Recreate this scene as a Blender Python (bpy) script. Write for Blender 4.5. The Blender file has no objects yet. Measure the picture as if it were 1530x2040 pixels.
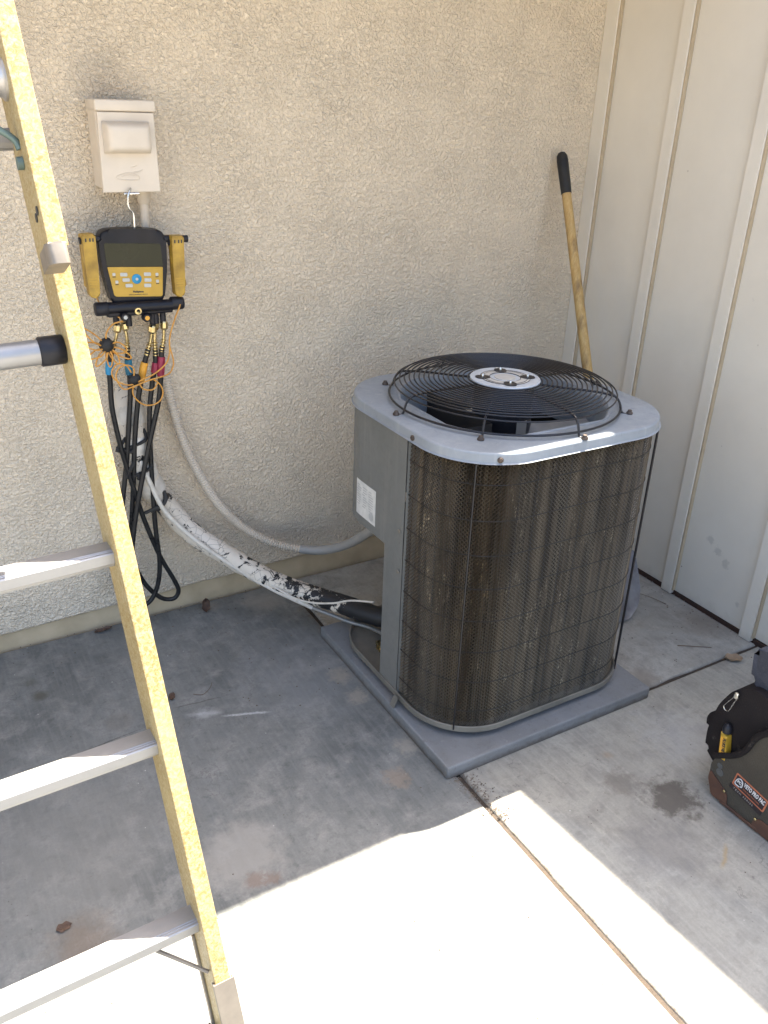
import bpy, bmesh, math, random
import numpy as np
from mathutils import Vector, Matrix
random.seed(7); RNG = np.random.default_rng(7)
sc = bpy.context.scene
COL = sc.collection
PI = math.pi
# ------------------------------------------------------------------ camera, sky, sun, exposure
def cam_setup():
    loc = Vector((-2.3943, -2.5706, 1.65)); yaw, pit, rol = 0.54267, 0.45082, 0.03676
    f = Vector((math.sin(yaw)*math.cos(pit), math.cos(yaw)*math.cos(pit), -math.sin(pit)))
    r = Vector((math.cos(yaw), -math.sin(yaw), 0)); u = r.cross(f)
    c, s = math.cos(rol), math.sin(rol)
    r2 = c*r + s*u; u2 = -s*r + c*u
    cd = bpy.data.cameras.new('camera'); cam = bpy.data.objects.new('camera', cd); COL.objects.link(cam)
    cam.matrix_world = Matrix(((r2.x, u2.x, -f.x, loc.x), (r2.y, u2.y, -f.y, loc.y), (r2.z, u2.z, -f.z, loc.z), (0, 0, 0, 1)))
    cd.sensor_fit = 'VERTICAL'; cd.sensor_height = 36.0; cd.lens = 36.0*1692.4/2040.0
    cd.clip_start = 0.05; cd.clip_end = 400
    sc.camera = cam
cam_setup()
SUN = Vector((0.331, 0.175, 0.897)).normalized()          # towards the sun
el = math.asin(SUN.z); az = math.atan2(SUN.x, SUN.y)
w = bpy.data.worlds.new('World'); sc.world = w; w.use_nodes = True
wn = w.node_tree; bg = wn.nodes['Background']
sky = wn.nodes.new('ShaderNodeTexSky'); sky.sky_type = 'NISHITA'; sky.sun_disc = False
sky.sun_elevation = el; sky.sun_rotation = az; sky.dust_density = 4.0; sky.air_density = 1.0
wn.links.new(sky.outputs[0], bg.inputs[0]); bg.inputs[1].default_value = 0.10
sl = bpy.data.lights.new('sun', 'SUN'); sl.energy = 5.0; sl.angle = math.radians(0.53); sl.color = (1.0, 0.93, 0.81)
so = bpy.data.objects.new('sun', sl); COL.objects.link(so); so.location = (3, 2, 9)
so.rotation_euler = SUN.to_track_quat('Z', 'Y').to_euler()
sc.view_settings.view_transform = 'Standard'; sc.view_settings.look = 'None'
sc.view_settings.gamma = 1.0; sc.view_settings.use_curve_mapping = False
sc.view_settings.exposure = 2.75
sc.render.engine = 'CYCLES'
sc.cycles.max_bounces = 10; sc.cycles.diffuse_bounces = 6

# ------------------------------------------------------------------ materials
class NT:
    def __init__(s, name, off=None):
        s.m = bpy.data.materials.new(name); s.m.use_nodes = True
        s.t = s.m.node_tree; s.b = s.t.nodes['Principled BSDF']
        s.co = s.t.nodes.new('ShaderNodeTexCoord').outputs['Object']
        if off: s.co = s.n('ShaderNodeVectorMath', operation='ADD', i_0=s.co, i_1=off).outputs[0]   # root offset, so that marks sit where they are in the place
    def n(s, typ, **kw):
        nd = s.t.nodes.new(typ)
        for k, v in kw.items():
            if k.startswith('i_'):
                key = k[2:]; key = int(key) if key.isdigit() else key.replace('_', ' ')
                if hasattr(v, 'is_output') or isinstance(v, bpy.types.NodeSocket): s.t.links.new(v, nd.inputs[key])
                else: nd.inputs[key].default_value = v
            else: setattr(nd, k, v)
        return nd
    def link(s, a, b): s.t.links.new(a, b)
    def map(s, scale=(1, 1, 1), loc=(0, 0, 0), rot=(0, 0, 0), src=None):
        return s.n('ShaderNodeMapping', i_0=src or s.co, i_Location=loc, i_Rotation=rot, i_Scale=scale).outputs[0]
    def noise(s, scale, detail=3, rough=.55, dist=0, src=None):
        return s.n('ShaderNodeTexNoise', i_Vector=src or s.co, i_Scale=scale, i_Detail=detail, i_Roughness=rough, i_Distortion=dist).outputs[0]
    def voro(s, scale, feature='F1', src=None, out=0, rnd=1.0):
        v = s.n('ShaderNodeTexVoronoi', i_Vector=src or s.co, i_Scale=scale, i_Randomness=rnd); v.feature = feature
        return v.outputs[out]
    def ramp(s, fac, a, b, lo=0.0, hi=1.0):
        return s.n('ShaderNodeMapRange', i_0=fac, i_1=a, i_2=b, i_3=lo, i_4=hi).outputs[0]
    def math(s, op, a, b=0.0):
        nd = s.n('ShaderNodeMath', operation=op)
        for i, v in enumerate((a, b)):
            if isinstance(v, bpy.types.NodeSocket): s.link(v, nd.inputs[i])
            else: nd.inputs[i].default_value = v
        return nd.outputs[0]
    def mix(s, fac, a, b, blend='MIX'):
        nd = s.n('ShaderNodeMix', data_type='RGBA', blend_type=blend)
        for i, v in ((0, fac), (6, a), (7, b)):
            if isinstance(v, bpy.types.NodeSocket): s.link(v, nd.inputs[i])
            else: nd.inputs[i].default_value = (v if i == 0 else (*v, 1.0) if len(v) == 3 else v)
        return nd.outputs[2]
    def spot(s, c, r, soft=.5, wob=.6, wscale=30):
        d = s.n('ShaderNodeVectorMath', operation='DISTANCE', i_0=s.co, i_1=c).outputs['Value']
        nz = s.noise(wscale, 9, .72)
        d = s.math('ADD', d, s.math('MULTIPLY', s.math('SUBTRACT', nz, .5), r*wob*2))
        return s.ramp(d, r, r*soft, 0, 1)
    def col(s, c):
        if isinstance(c, bpy.types.NodeSocket): s.link(c, s.b.inputs['Base Color'])
        else: s.b.inputs['Base Color'].default_value = (*c, 1)
    def set(s, rough=None, metal=None, spec=None):
        for k, v in (('Roughness', rough), ('Metallic', metal), ('Specular IOR Level', spec)):
            if v is None: continue
            if isinstance(v, bpy.types.NodeSocket): s.link(v, s.b.inputs[k])
            else: s.b.inputs[k].default_value = v
    def bump(s, h, strength=.5, dist=.002):
        nd = s.n('ShaderNodeBump', i_Strength=strength, i_Distance=dist, i_Height=h)
        s.link(nd.outputs[0], s.b.inputs['Normal'])

def simple(name, c1, c2=None, scale=30, rough=.5, metal=0, bump=0, bscale=None, bdist=.001, spec=.5, lo=.35, hi=.65, det=4, rvar=.1, stretch=(1, 1, 1)):
    t = NT(name); src = t.map(stretch)
    nz = t.noise(scale, det, src=src)
    t.col(t.mix(t.ramp(nz, lo, hi), c1, c2 or tuple(x*.85 for x in c1)))
    t.set(t.ramp(nz, .3, .7, rough-rvar, rough+rvar), metal, spec)
    if bump: t.bump(t.noise(bscale or scale*4, 4, src=src), bump, bdist)
    return t.m

def m_stucco():
    t = NT('stucco_paint', (-3, .1, 0))
    a = t.noise(88, 3.5, .5, .9, src=t.map((1, 1, 1.25)))
    b = t.noise(200, 3, .5, .4)
    v = t.voro(130, 'SMOOTH_F1', src=t.n('ShaderNodeVectorMath', operation='ADD', i_0=t.co, i_1=t.n('ShaderNodeVectorMath', operation='SCALE', i_0=t.n('ShaderNodeTexNoise', i_Vector=t.co, i_Scale=70.0).outputs[1], i_3=.008).outputs[0]).outputs[0])
    h = t.math('ADD', t.math('ADD', t.math('MULTIPLY', t.ramp(a, .38, .62), .55), t.math('MULTIPLY', b, .30)), t.math('MULTIPLY', t.ramp(v, .15, .6, 1, 0), .35))
    big = t.noise(2.2, 5, .6); mid = t.noise(14, 5, .6)
    c = t.mix(t.ramp(big, .35, .68), (.80, .68, .515), (.75, .638, .485))
    c = t.mix(t.ramp(mid, .5, .78, 0, .25), c, (.60, .52, .42))
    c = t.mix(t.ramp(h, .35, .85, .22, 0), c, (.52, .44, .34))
    for p, r, f in (((-1.78, 0, 1.69), .11, .26), ((-1.80, 0, 1.33), .16, .26), ((-1.30, 0, .35), .30, .07), ((-.75, 0, .75), .42, .06)):  # dirt by the box; the lowest spot paints wall shade into the colour
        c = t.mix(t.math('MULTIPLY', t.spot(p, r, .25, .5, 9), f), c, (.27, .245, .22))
    t.col(c); t.set(.82, 0, .35); hm = t.math('MULTIPLY', h, t.ramp(t.noise(6, 4, .6), .35, .65, .75, 1.1)); t.bump(hm, 1.0, .0082)
    return t.m

def m_concrete(name, c1, c2, c3, seed, streak=0.0, spots=(), joint=None, lines=()):
    t = NT(name); src = t.map(loc=(seed, seed*1.7, 0))
    big = t.noise(2.6, 6, .62, .4, src); mid = t.noise(11, 8, .68, .3, src); fin = t.noise(160, 3, .6, 0, src)
    st = t.noise(9, 6, .6, 0, t.map((9, .9, 1), (seed, 0, 0), (0, 0, .5)))
    c = t.mix(t.ramp(big, .36, .64), c1, c2)
    c = t.mix(t.ramp(mid, .46, .66, 0, .85), c, c3)
    c = t.mix(t.ramp(t.noise(5, 8, .7, .8, t.map(loc=(seed+9, 3, 0))), .53, .59, 0, .55), c, tuple(x*1.3 for x in c1))
    c = t.mix(t.ramp(t.noise(38, 6, .7, 0, src), .52, .68, 0, .45), c, tuple(x*.62 for x in c1))
    c = t.mix(t.ramp(st, .45, .75, 0, streak), c, tuple(x*1.45 for x in c2))
    c = t.mix(t.ramp(fin, .4, .7, 0, .30), c, tuple(x*.6 for x in c2))
    # dark pits and specks
    sp = t.ramp(t.voro(34, 'F1', src), .055, .03, 0, 1); gate = t.ramp(t.noise(7, 2, .5, 0, t.map(loc=(seed+4, 0, 0))), .52, .6)
    c = t.mix(t.math('MULTIPLY', sp, gate), c, (.055, .045, .035))
    sp2 = t.ramp(t.voro(17, 'F1', t.map(loc=(seed+2, 1, 0))), .035, .02, 0, .8)
    c = t.mix(sp2, c, (.62, .60, .56))
    # fine cracks
    cr = t.ramp(t.voro(1.6, 'DISTANCE_TO_EDGE', t.n('ShaderNodeVectorMath', operation='ADD', i_0=src, i_1=t.n('ShaderNodeTexNoise', i_Vector=src, i_Scale=5.0, i_Detail=6.0).outputs[1]).outputs[0]), .0, .006, .5, 0)
    c = t.mix(t.math('MULTIPLY', cr, t.ramp(t.noise(3, 2, .5, 0, src), .52, .6)), c, (.10, .09, .085))
    for p, r, soft, wob, ws, f, cc in spots:
        c = t.mix(t.math('MULTIPLY', t.spot(p, r, soft, wob, ws), f), c, cc)
    for p, a, L, wd_, f, cc in lines:
        q = t.map((1, 1, 1), (0, 0, 0), (0, 0, -a), t.n('ShaderNodeVectorMath', operation='SUBTRACT', i_0=t.co, i_1=p).outputs[0])
        q = t.n('ShaderNodeSeparateXYZ', i_0=q)
        du = t.ramp(t.math('ADD', t.math('ABSOLUTE', q.outputs[0]), t.math('MULTIPLY', t.noise(25, 4), L*.5)), L*1.25, L*.8)
        dv = t.math('ADD', t.math('ABSOLUTE', t.math('ADD', q.outputs[1], t.math('MULTIPLY', t.math('SUBTRACT', t.noise(18, 4), .5), wd_*2.5))), t.math('MULTIPLY', t.math('SUBTRACT', t.noise(140, 4, .7), .5), wd_*2))
        c = t.mix(t.math('MULTIPLY', t.math('MULTIPLY', du, t.ramp(dv, wd_, wd_*.1)), f), c, cc)
    if joint is not None:
        x = t.n('ShaderNodeSeparateXYZ', i_0=t.co)
        d = t.math('ABSOLUTE', t.math('SUBTRACT', x.outputs[0], joint))
        d = t.math('ADD', d, t.math('MULTIPLY', t.math('SUBTRACT', t.noise(26, 5, .7), .5), .10))
        k = t.math('MULTIPLY', t.ramp(d, .035, -.01), t.ramp(t.noise(90, 4, .7), .42, .6))
        c = t.mix(t.math('MULTIPLY', k, .8), c, (.13, .095, .065))
    t.col(c); t.set(t.ramp(mid, .3, .7, .68, .9), 0, .35)
    t.bump(t.math('ADD', t.math('MULTIPLY', fin, .5), t.math('MULTIPLY', mid, .8)), .45, .0022)
    return t.m

def m_siding():
    t = NT('siding_paint', (.06, -1.5, 0))
    big = t.noise(2.5, 5, .6); gr = t.noise(18, 6, .65, .5, t.map((3, 3, .35)))
    c = t.mix(t.ramp(big, .35, .66), (.70, .655, .565), (.645, .60, .515))
    sm = t.math('MULTIPLY', t.ramp(t.noise(16, 6, .75, 1.2, t.map((1, 1, 1.4), (3, 5, 1))), .66, .73), t.ramp(t.noise(2.1, 2, .5, 0, t.map(loc=(5, 2.6, 0))), .50, .58))
    c = t.mix(t.math('MULTIPLY', sm, .45), c, (.23, .21, .19))
    sp = t.ramp(t.voro(11, 'F1', t.map((1, 1, .8))), .035, .02)
    c = t.mix(t.math('MULTIPLY', sp, t.ramp(t.noise(5, 2), .5, .6)), c, (.20, .15, .11))
    for p, r in (((0, -.90, .25), .022), ((0, -.86, .28), .018), ((0, -.94, .22), .018), ((0, -1.02, .10), .010)):
        c = t.mix(t.math('MULTIPLY', t.spot(p, r, .5, 2.2, 40), .3), c, (.25, .235, .215))
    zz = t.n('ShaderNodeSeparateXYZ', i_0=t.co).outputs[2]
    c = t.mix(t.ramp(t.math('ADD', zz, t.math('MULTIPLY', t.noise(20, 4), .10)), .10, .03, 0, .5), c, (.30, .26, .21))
    t.col(c); t.set(.55, 0, .4)
    t.bump(t.math('ADD', t.math('MULTIPLY', gr, .8), t.math('MULTIPLY', t.noise(160, 3), .25)), .35, .0016)
    return t.m

def m_fiberglass():
    t = NT('yellow_fiberglass')
    a = t.noise(150, 5, .72, 1.2); b = t.voro(130, 'F1'); bg_ = t.noise(6, 3)
    c = t.mix(t.ramp(a, .40, .60), (.285, .19, .058), (.46, .385, .215))
    c = t.mix(t.ramp(b, .1, .55, .5, 0), c, (.32, .19, .035))
    c = t.mix(t.ramp(bg_, .45, .7, 0, .4), c, (.52, .42, .20))
    c = t.mix(t.ramp(t.noise(22, 5, .7, 1), .68, .75, 0, .5), c, (.30, .20, .08))
    t.col(c); t.set(.48, 0, .45); t.bump(a, .25, .0012)
    return t.m

def m_brushed(name, c=(.55, .55, .55), rough=.32, stretch=(1, 40, 40)):
    t = NT(name); nz = t.noise(30, 4, src=t.map(stretch)); sm = t.noise(14, 5, .7)
    t.col(t.mix(t.ramp(sm, .45, .75, 0, .4), c, tuple(x*.72 for x in c)))
    t.set(t.ramp(nz, .3, .7, rough-.05, rough+.15), .6, .5); t.bump(nz, .12, .0006)
    return t.m

def m_peel():
    t = NT('peeling_insulation', (-1.79, -.045, .70))
    x = t.n('ShaderNodeSeparateXYZ', i_0=t.co).outputs[0]
    pn = t.noise(27, 9, .72, .5)
    thr = t.math('MINIMUM', t.ramp(x, -1.80, -1.55, .68, .575), t.ramp(x, -1.56, -1.29, .575, .455)); thr = t.math('MINIMUM', thr, t.ramp(x, -1.32, -1.25, .75, .25))
    k = t.ramp(t.math('SUBTRACT', pn, thr), 0, .012)
    wrn = t.noise(5, 5)
    wc = t.mix(t.ramp(wrn, .4, .65), (.66, .60, .51), (.55, .48, .38))
    ck = t.math('MULTIPLY', t.ramp(t.voro(34, 'DISTANCE_TO_EDGE', t.map((1, 1.4, 1.2))), .035, .0, 0, .75), t.ramp(t.noise(9, 3), .48, .58))
    wc = t.mix(ck, wc, (.05, .045, .04))
    t.col(t.mix(k, wc, (.012, .012, .013))); t.set(t.ramp(k, 0, 1, .75, .5), 0, .4)
    t.bump(t.math('SUBTRACT', t.math('MULTIPLY', t.noise(40, 4), .4), t.math('ADD', k, ck)), .5, .0015)
    return t.m

def m_coil():
    t = NT('dusty_coil_fins')
    v = t.noise(30, 4, .6, .1, t.map((1.8, 1.8, .07))); q = t.noise(10, 5, .65, .2, t.map((3.4, 3.4, .22)))
    f = t.noise(120, 3, .7, 0, t.map((2, 2, .3)))
    c = t.mix(t.ramp(v, .38, .62), (.010, .008, .006), (.115, .09, .06))
    c = t.mix(t.ramp(q, .50, .66, 0, .6), c, (.18, .145, .10))
    c = t.mix(t.ramp(f, .55, .7, 0, .6), c, (.02, .015, .01))
    gl = t.math('MULTIPLY', t.ramp(t.noise(60, 4, .7, 0, t.map((2.2, 2.2, .35), (3, 1, 0))), .58, .66), t.ramp(t.noise(9, 4, .65, 0, t.map((1, 1, .4), (7, 0, 0))), .46, .60))
    c = t.mix(gl, c, (.60, .51, .36))  # bright glints on the fins painted into the base colour
    t.col(c); t.set(t.ramp(gl, 0, 1, .42, .26), .8, .5); t.bump(f, .6, .002)
    return t.m

def m_wood():
    t = NT('weathered_wood')
    g = t.noise(26, 6, .65, .8, t.map((4, 4, .35))); b = t.noise(11, 5, .6, 0, t.map((2, 2, .5)))
    c = t.mix(t.ramp(g, .35, .65), (.40, .25, .085), (.52, .36, .15))
    c = t.mix(t.ramp(b, .52, .66, 0, .75), c, (.16, .095, .04))
    t.col(c); t.set(.6, 0, .4); t.bump(g, .3, .001)
    return t.m

def m_fabric(name, c1, c2, sc_=240):
    t = NT(name); wv = t.voro(sc_, 'F1', rnd=.35); n = t.noise(7, 5, .6)
    c = t.mix(t.ramp(n, .35, .68), c1, c2)
    c = t.mix(t.ramp(wv, .2, .7, 0, .45), c, tuple(x*.5 for x in c1))
    c = t.mix(t.ramp(t.noise(30, 6, .75), .6, .74, 0, .35), c, (.17, .155, .13))
    t.col(c); t.set(.88, 0, .2); t.bump(t.math('ADD', wv, t.math('MULTIPLY', n, 3)), .5, .0015)
    return t.m

def m_pad():
    t = NT('pad_plastic', (-.94, -.78, 0)); a = t.noise(7, 6, .65); b = t.noise(60, 6, .75); z = t.n('ShaderNodeSeparateXYZ', i_0=t.co).outputs[2]
    c = t.mix(t.ramp(a, .35, .66), (.20, .203, .205), (.160, .160, .157))
    c = t.mix(t.ramp(b, .56, .70, 0, .6), c, (.115, .105, .092))
    c = t.mix(t.ramp(t.noise(24, 8, .75), .60, .68, 0, .5), c, (.27, .265, .25))
    dz = t.math('ADD', z, t.math('MULTIPLY', t.math('SUBTRACT', t.noise(35, 6, .7), .5), .035))
    c = t.mix(t.ramp(dz, .022, .004, 0, .8), c, (.085, .066, .048))
    t.col(c); t.set(.66, 0, .4); t.bump(t.math('ADD', b, t.noise(150, 3)), .6, .002)
    return t.m
def m_paint(name, c1, c2, c3, rough, off, dust=False):
    # chalky baked enamel: broad fading, run marks, dusty film and small scratches
    t = NT(name, off); a = t.noise(6, 6, .65); rn = t.noise(16, 5, .65, 0, t.map((2.2, 2.2, .12))); b = t.noise(34, 8, .75, .5)
    c = t.mix(t.ramp(a, .35, .66), c1, c2)
    c = t.mix(t.ramp(rn, .54, .70, 0, .45), c, c3)
    c = t.mix(t.ramp(b, .60, .68, 0, .4), c, tuple(x*.62 for x in c2))
    sc_ = t.ramp(t.voro(9, 'DISTANCE_TO_EDGE', t.map((1, 1, .6), (2, 1, 0))), .006, .0, 0, .5)
    c = t.mix(t.math('MULTIPLY', sc_, t.ramp(t.noise(7, 3), .55, .62)), c, c3)
    if dust:
        z = t.n('ShaderNodeSeparateXYZ', i_0=t.co).outputs[2]
        c = t.mix(t.ramp(t.math('ADD', z, t.math('MULTIPLY', t.noise(12, 5), .22)), .42, .12, 0, .45), c, (.19, .175, .15))
    t.col(c); t.set(t.ramp(b, .3, .7, rough-.06, rough+.16), 0, .45); t.bump(t.math('ADD', t.noise(220, 2), t.math('MULTIPLY', a, 2)), .08, .001)
    return t.m
MAT = {}
def mats():
    M = MAT
    M['stucco'] = m_stucco()
    M['found'] = simple('painted_foundation', (.54, .42, .265), (.44, .34, .21), 9, .8, bump=.4, bscale=60, bdist=.003)
    M['siding'] = m_siding()
    M['tan_strip'] = simple('tan_edge', (.45, .365, .245), (.40, .32, .21), 14, .6, bump=.2)
    M['dark_gap'] = simple('dark_sill', (.035, .018, .012), (.06, .03, .02), 40, .9, bump=.5)
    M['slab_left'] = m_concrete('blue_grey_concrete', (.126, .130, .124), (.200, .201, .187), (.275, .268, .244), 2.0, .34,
        spots=(((-1.80, -.60, 0), .035, .2, 1.3, 50, .4, (.46, .46, .45)),
               ((-2.206, -.291, 0), .030, .35, .3, 50, .75, (.085, .08, .06)), ((-2.221, -.211, 0), .026, .3, .3, 50, .5, (.10, .095, .075)),
               ((-1.898, -1.136, 0), .13, .5, .8, 18, .6, (.33, .31, .275)), ((-1.434, -1.096, 0), .045, .5, 1.5, 40, .4, (.30, .22, .15)), ((-1.90, -1.225, 0), .028, .5, 1.3, 40, .6, (.19, .13, .10)), ((-1.86, -1.24, 0), .024, .5, 1.3, 40, .6, (.19, .13, .10)),
               ((-2.03, -.52, 0), .05, .6, .2, 60, .25, (.11, .09, .07)), ((-2.25, -.9, 0), .35, .3, .6, 8, .45, (.225, .215, .19)),
               ((-1.45, -.55, 0), .28, .3, .8, 9, .35, (.30, .305, .305)), ((-1.36, -.62, 0), .05, .3, 1.2, 45, .6, (.36, .32, .255)), ((-1.36, -.74, 0), .045, .3, 1.2, 45, .6, (.36, .32, .255)),
               ((-1.34, -1.0, 0), .05, .3, 1.2, 45, .5, (.36, .32, .255)), ((-1.40, -.10, 0), .10, .3, .9, 20, .5, (.34, .305, .25)), ((-2.28, -1.2, 0), .09, .3, .7, 25, .45, (.20, .14, .09))), joint=-1.284, lines=(((-1.69, -.658, 0), -.33, .075, .007, .75, (.52, .52, .51)), ((-1.80, -.60, 0), -.33, .06, .012, .35, (.46, .46, .45)), ((-2.16, -.60, 0), .12, .20, .0035, .7, (.06, .055, .05)), ((-1.80, -.54, 0), -.1, .08, .004, .6, (.07, .06, .05))))
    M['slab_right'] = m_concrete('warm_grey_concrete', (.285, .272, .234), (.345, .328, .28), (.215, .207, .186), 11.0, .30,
        spots=(((-.822, -1.509, 0), .085, .5, 1.2, 26, .85, (.085, .073, .06)), ((-.90, -1.40, 0), .06, .4, 1.3, 30, .55, (.14, .12, .10)),
               ((-.60, -1.35, 0), .16, .3, .9, 16, .35, (.40, .41, .42)), ((-.98, -1.62, 0), .13, .3, 1.2, 34, .5, (.19, .18, .17)),
               ((-.20, -1.09, 0), .09, .3, .9, 20, .6, (.12, .10, .085)), ((-.86, -1.30, 0), .02, .3, .8, 50, .5, (.30, .23, .16))), joint=-1.270, lines=(((-.858, -1.708, 0), .62, .05, .008, .6, (.36, .25, .11)),))
    M['slab_back'] = m_concrete('aged_concrete', (.28, .265, .23), (.335, .312, .268), (.205, .19, .165), 23.0, .2,
        spots=(((-.06, -.95, 0), .12, .3, .8, 20, .55, (.17, .14, .11)), ((-1.2, -.35, 0), .22, .3, .8, 12, .5, (.36, .29, .20)), ((-.5, -1.09, 0), .07, .3, .9, 20, .5, (.16, .13, .10))), joint=-1.270)
    M['soil'] = simple('joint_soil', (.042, .031, .022), (.07, .052, .038), 70, .95, bump=.8, bdist=.004)
    M['earth'] = simple('bare_earth', (.30, .25, .19), (.22, .18, .13), 3, .95, bump=.5, bscale=20, bdist=.02)
    M['box'] = simple('beige_metal_paint', (.66, .58, .475), (.61, .535, .435), 12, .42, rvar=.05, bump=.08, bscale=160)
    M['conduit'] = simple('beige_conduit', (.57, .50, .40), (.50, .43, .34), 18, .45)
    M['conduit_grey'] = simple('grey_vinyl', (.25, .24, .22), (.30, .285, .26), 20, .5)
    M['steel'] = simple('bright_steel', (.72, .72, .70), (.6, .6, .58), 60, .25, metal=1)
    M['alu_x'] = m_brushed('rung_aluminium', (.34, .334, .33), .38)
    M['alu'] = simple('cast_aluminium', (.56, .54, .51), (.44, .41, .38), 25, .5, metal=.75, bump=.2)
    M['bracket'] = simple('dusty_aluminium', (.26, .225, .18), (.21, .18, .145), 18, .55, metal=.45, bump=.15)
    M['fiber'] = m_fiberglass()
    M['black'] = simple('black_plastic', (.014, .014, .018), (.022, .022, .026), 40, .42, bump=.1, spec=.28)
    M['rubber'] = simple('black_rubber', (.018, .018, .019), (.035, .033, .03), 24, .62, bump=.2, spec=.28)
    M['hose'] = simple('hose_rubber', (.012, .012, .013), (.02, .02, .02), 30, .33, spec=.28)
    M['body'] = simple('gauge_black', (.009, .010, .016), (.007, .007, .010), 30, .38, rvar=.05, spec=.28)
    M['lcd'] = simple('lcd_glass', (.022, .024, .010), (.018, .02, .009), 8, .28, rvar=.03, spec=.25)
    M['gyellow'] = simple('tool_yellow', (.50, .30, .03), (.43, .26, .025), 16, .42, bump=.08)
    M['gyellow_worn'] = simple('worn_tool_yellow', (.47, .29, .035), (.27, .16, .025), 26, .5, bump=.15)
    M['button'] = simple('pale_button', (.50, .50, .46), (.45, .45, .42), 60, .5)
    M['blue'] = simple('blue_rubber', (.02, .26, .47), (.02, .21, .40), 40, .45)
    M['teal'] = simple('teal_sleeve', (.015, .17, .27), (.015, .14, .22), 40, .45)
    M['red'] = simple('red_sleeve', (.30, .02, .06), (.24, .015, .04), 40, .45)
    M['amber'] = simple('amber_sleeve', (.72, .36, .04), (.64, .30, .03), 40, .45)
    M['orange_wire'] = simple('orange_cable', (.62, .30, .05), (.52, .24, .04), 40, .45)
    M['brass'] = simple('brass', (.62, .52, .28), (.50, .40, .20), 60, .28, metal=1)
    M['ink'] = simple('dark_ink', (.03, .03, .03), (.035, .035, .03), 40, .6)
    M['unit'] = m_paint('grey_cabinet_paint', (.150, .154, .149), (.128, .133, .128), (.205, .20, .185), .46, (-.926, -.768, .04), dust=True)
    M['hub'] = simple('white_hub_paint', (.50, .53, .55), (.42, .44, .46), 18, .4)
    M['lid'] = m_paint('pale_lid_paint', (.265, .292, .322), (.205, .228, .25), (.33, .345, .355), .36, (-.926, -.768, .04))
    M['pan'] = simple('dusty_pan', (.185, .170, .140), (.13, .12, .10), 10, .55, bump=.15)
    M['pad'] = m_pad()
    M['coil'] = m_coil()
    M['screen'] = simple('rusty_black_wire', (.058, .046, .032), (.17, .135, .092), 30, .40, metal=.7, det=5, lo=.38, hi=.62, stretch=(1.6, 1.6, .08))
    M['guard'] = simple('guard_wire', (.014, .011, .009), (.028, .022, .017), 14, .45, metal=.2)
    M['grille'] = simple('vinyl_grille', (.007, .007, .010), (.012, .012, .015), 30, .4, rvar=.05)
    M['inner'] = simple('interior_dark', (.02, .019, .018), (.035, .03, .026), 14, .8)  # near-black colour stands for the darkness inside the cabinet
    M['blade'] = simple('fan_blade', (.22, .225, .23), (.15, .155, .16), 9, .45, metal=.3)
    M['rust'] = simple('rusty_bolt', (.055, .042, .036), (.11, .085, .068), 80, .6, metal=.5, bump=.3)
    M['paper'] = simple('rating_paper', (.62, .62, .60), (.50, .51, .50), 45, .55)
    M['print'] = simple('faded_print', (.36, .37, .37), (.42, .43, .43), 50, .6)
    M['hubtan'] = simple('hub_tan', (.50, .48, .43), (.44, .42, .38), 12, .45)
    M['peel'] = m_peel()
    M['whiteline'] = simple('white_line_paint', (.60, .555, .48), (.46, .42, .35), 34, .5, lo=.45, hi=.7)
    M['copper'] = simple('dull_line', (.20, .205, .20), (.28, .26, .23), 30, .45, metal=.4)
    M['wood'] = m_wood()
    M['blade_steel'] = simple('shovel_steel', (.20, .20, .205), (.13, .12, .12), 16, .45, metal=.6)
    M['olive'] = m_fabric('olive_canvas', (.068, .059, .046), (.092, .080, .063))
    M['blackfab'] = m_fabric('black_canvas', (.014, .011, .012), (.022, .018, .017))
    M['slatefab'] = m_fabric('slate_cloth', (.06, .065, .085), (.085, .09, .11))
    M['worn_canvas'] = m_fabric('worn_canvas', (.10, .10, .095), (.13, .13, .125))
    M['leather'] = simple('brown_leather', (.125, .058, .034), (.085, .042, .028), 16, .55, bump=.3)
    M['patch_o'] = simple('patch_orange', (.46, .15, .075), (.40, .13, .065), 80, .7)
    M['patch_k'] = simple('patch_black', (.025, .016, .018), (.02, .014, .014), 80, .7)
    M['white'] = simple('white_print', (.70, .69, .68), (.62, .61, .60), 80, .6)
    M['greyprint'] = simple('grey_print', (.33, .31, .28), (.28, .26, .24), 80, .6)
    M['leaf'] = simple('dry_leaf_tan', (.21, .145, .09), (.28, .20, .125), 35, .75)
    M['leafd'] = simple('dry_leaf_brown', (.075, .042, .028), (.12, .072, .045), 35, .75)
    M['twig'] = simple('twig_bark', (.09, .055, .035), (.13, .09, .06), 50, .85)
    M['grit'] = simple('grit_bits', (.10, .075, .055), (.16, .13, .10), 20, .9)
    M['chalk'] = simple('chalky_deposit', (.46, .47, .47), (.36, .37, .375), 60, .9)
    M['roof'] = simple('eave_paint', (.52, .47, .40), (.48, .43, .36), 6, .7)
    M['green_rod'] = simple('green_grey_steel', (.16, .22, .20), (.12, .17, .15), 30, .5, metal=.4)
mats()

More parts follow.
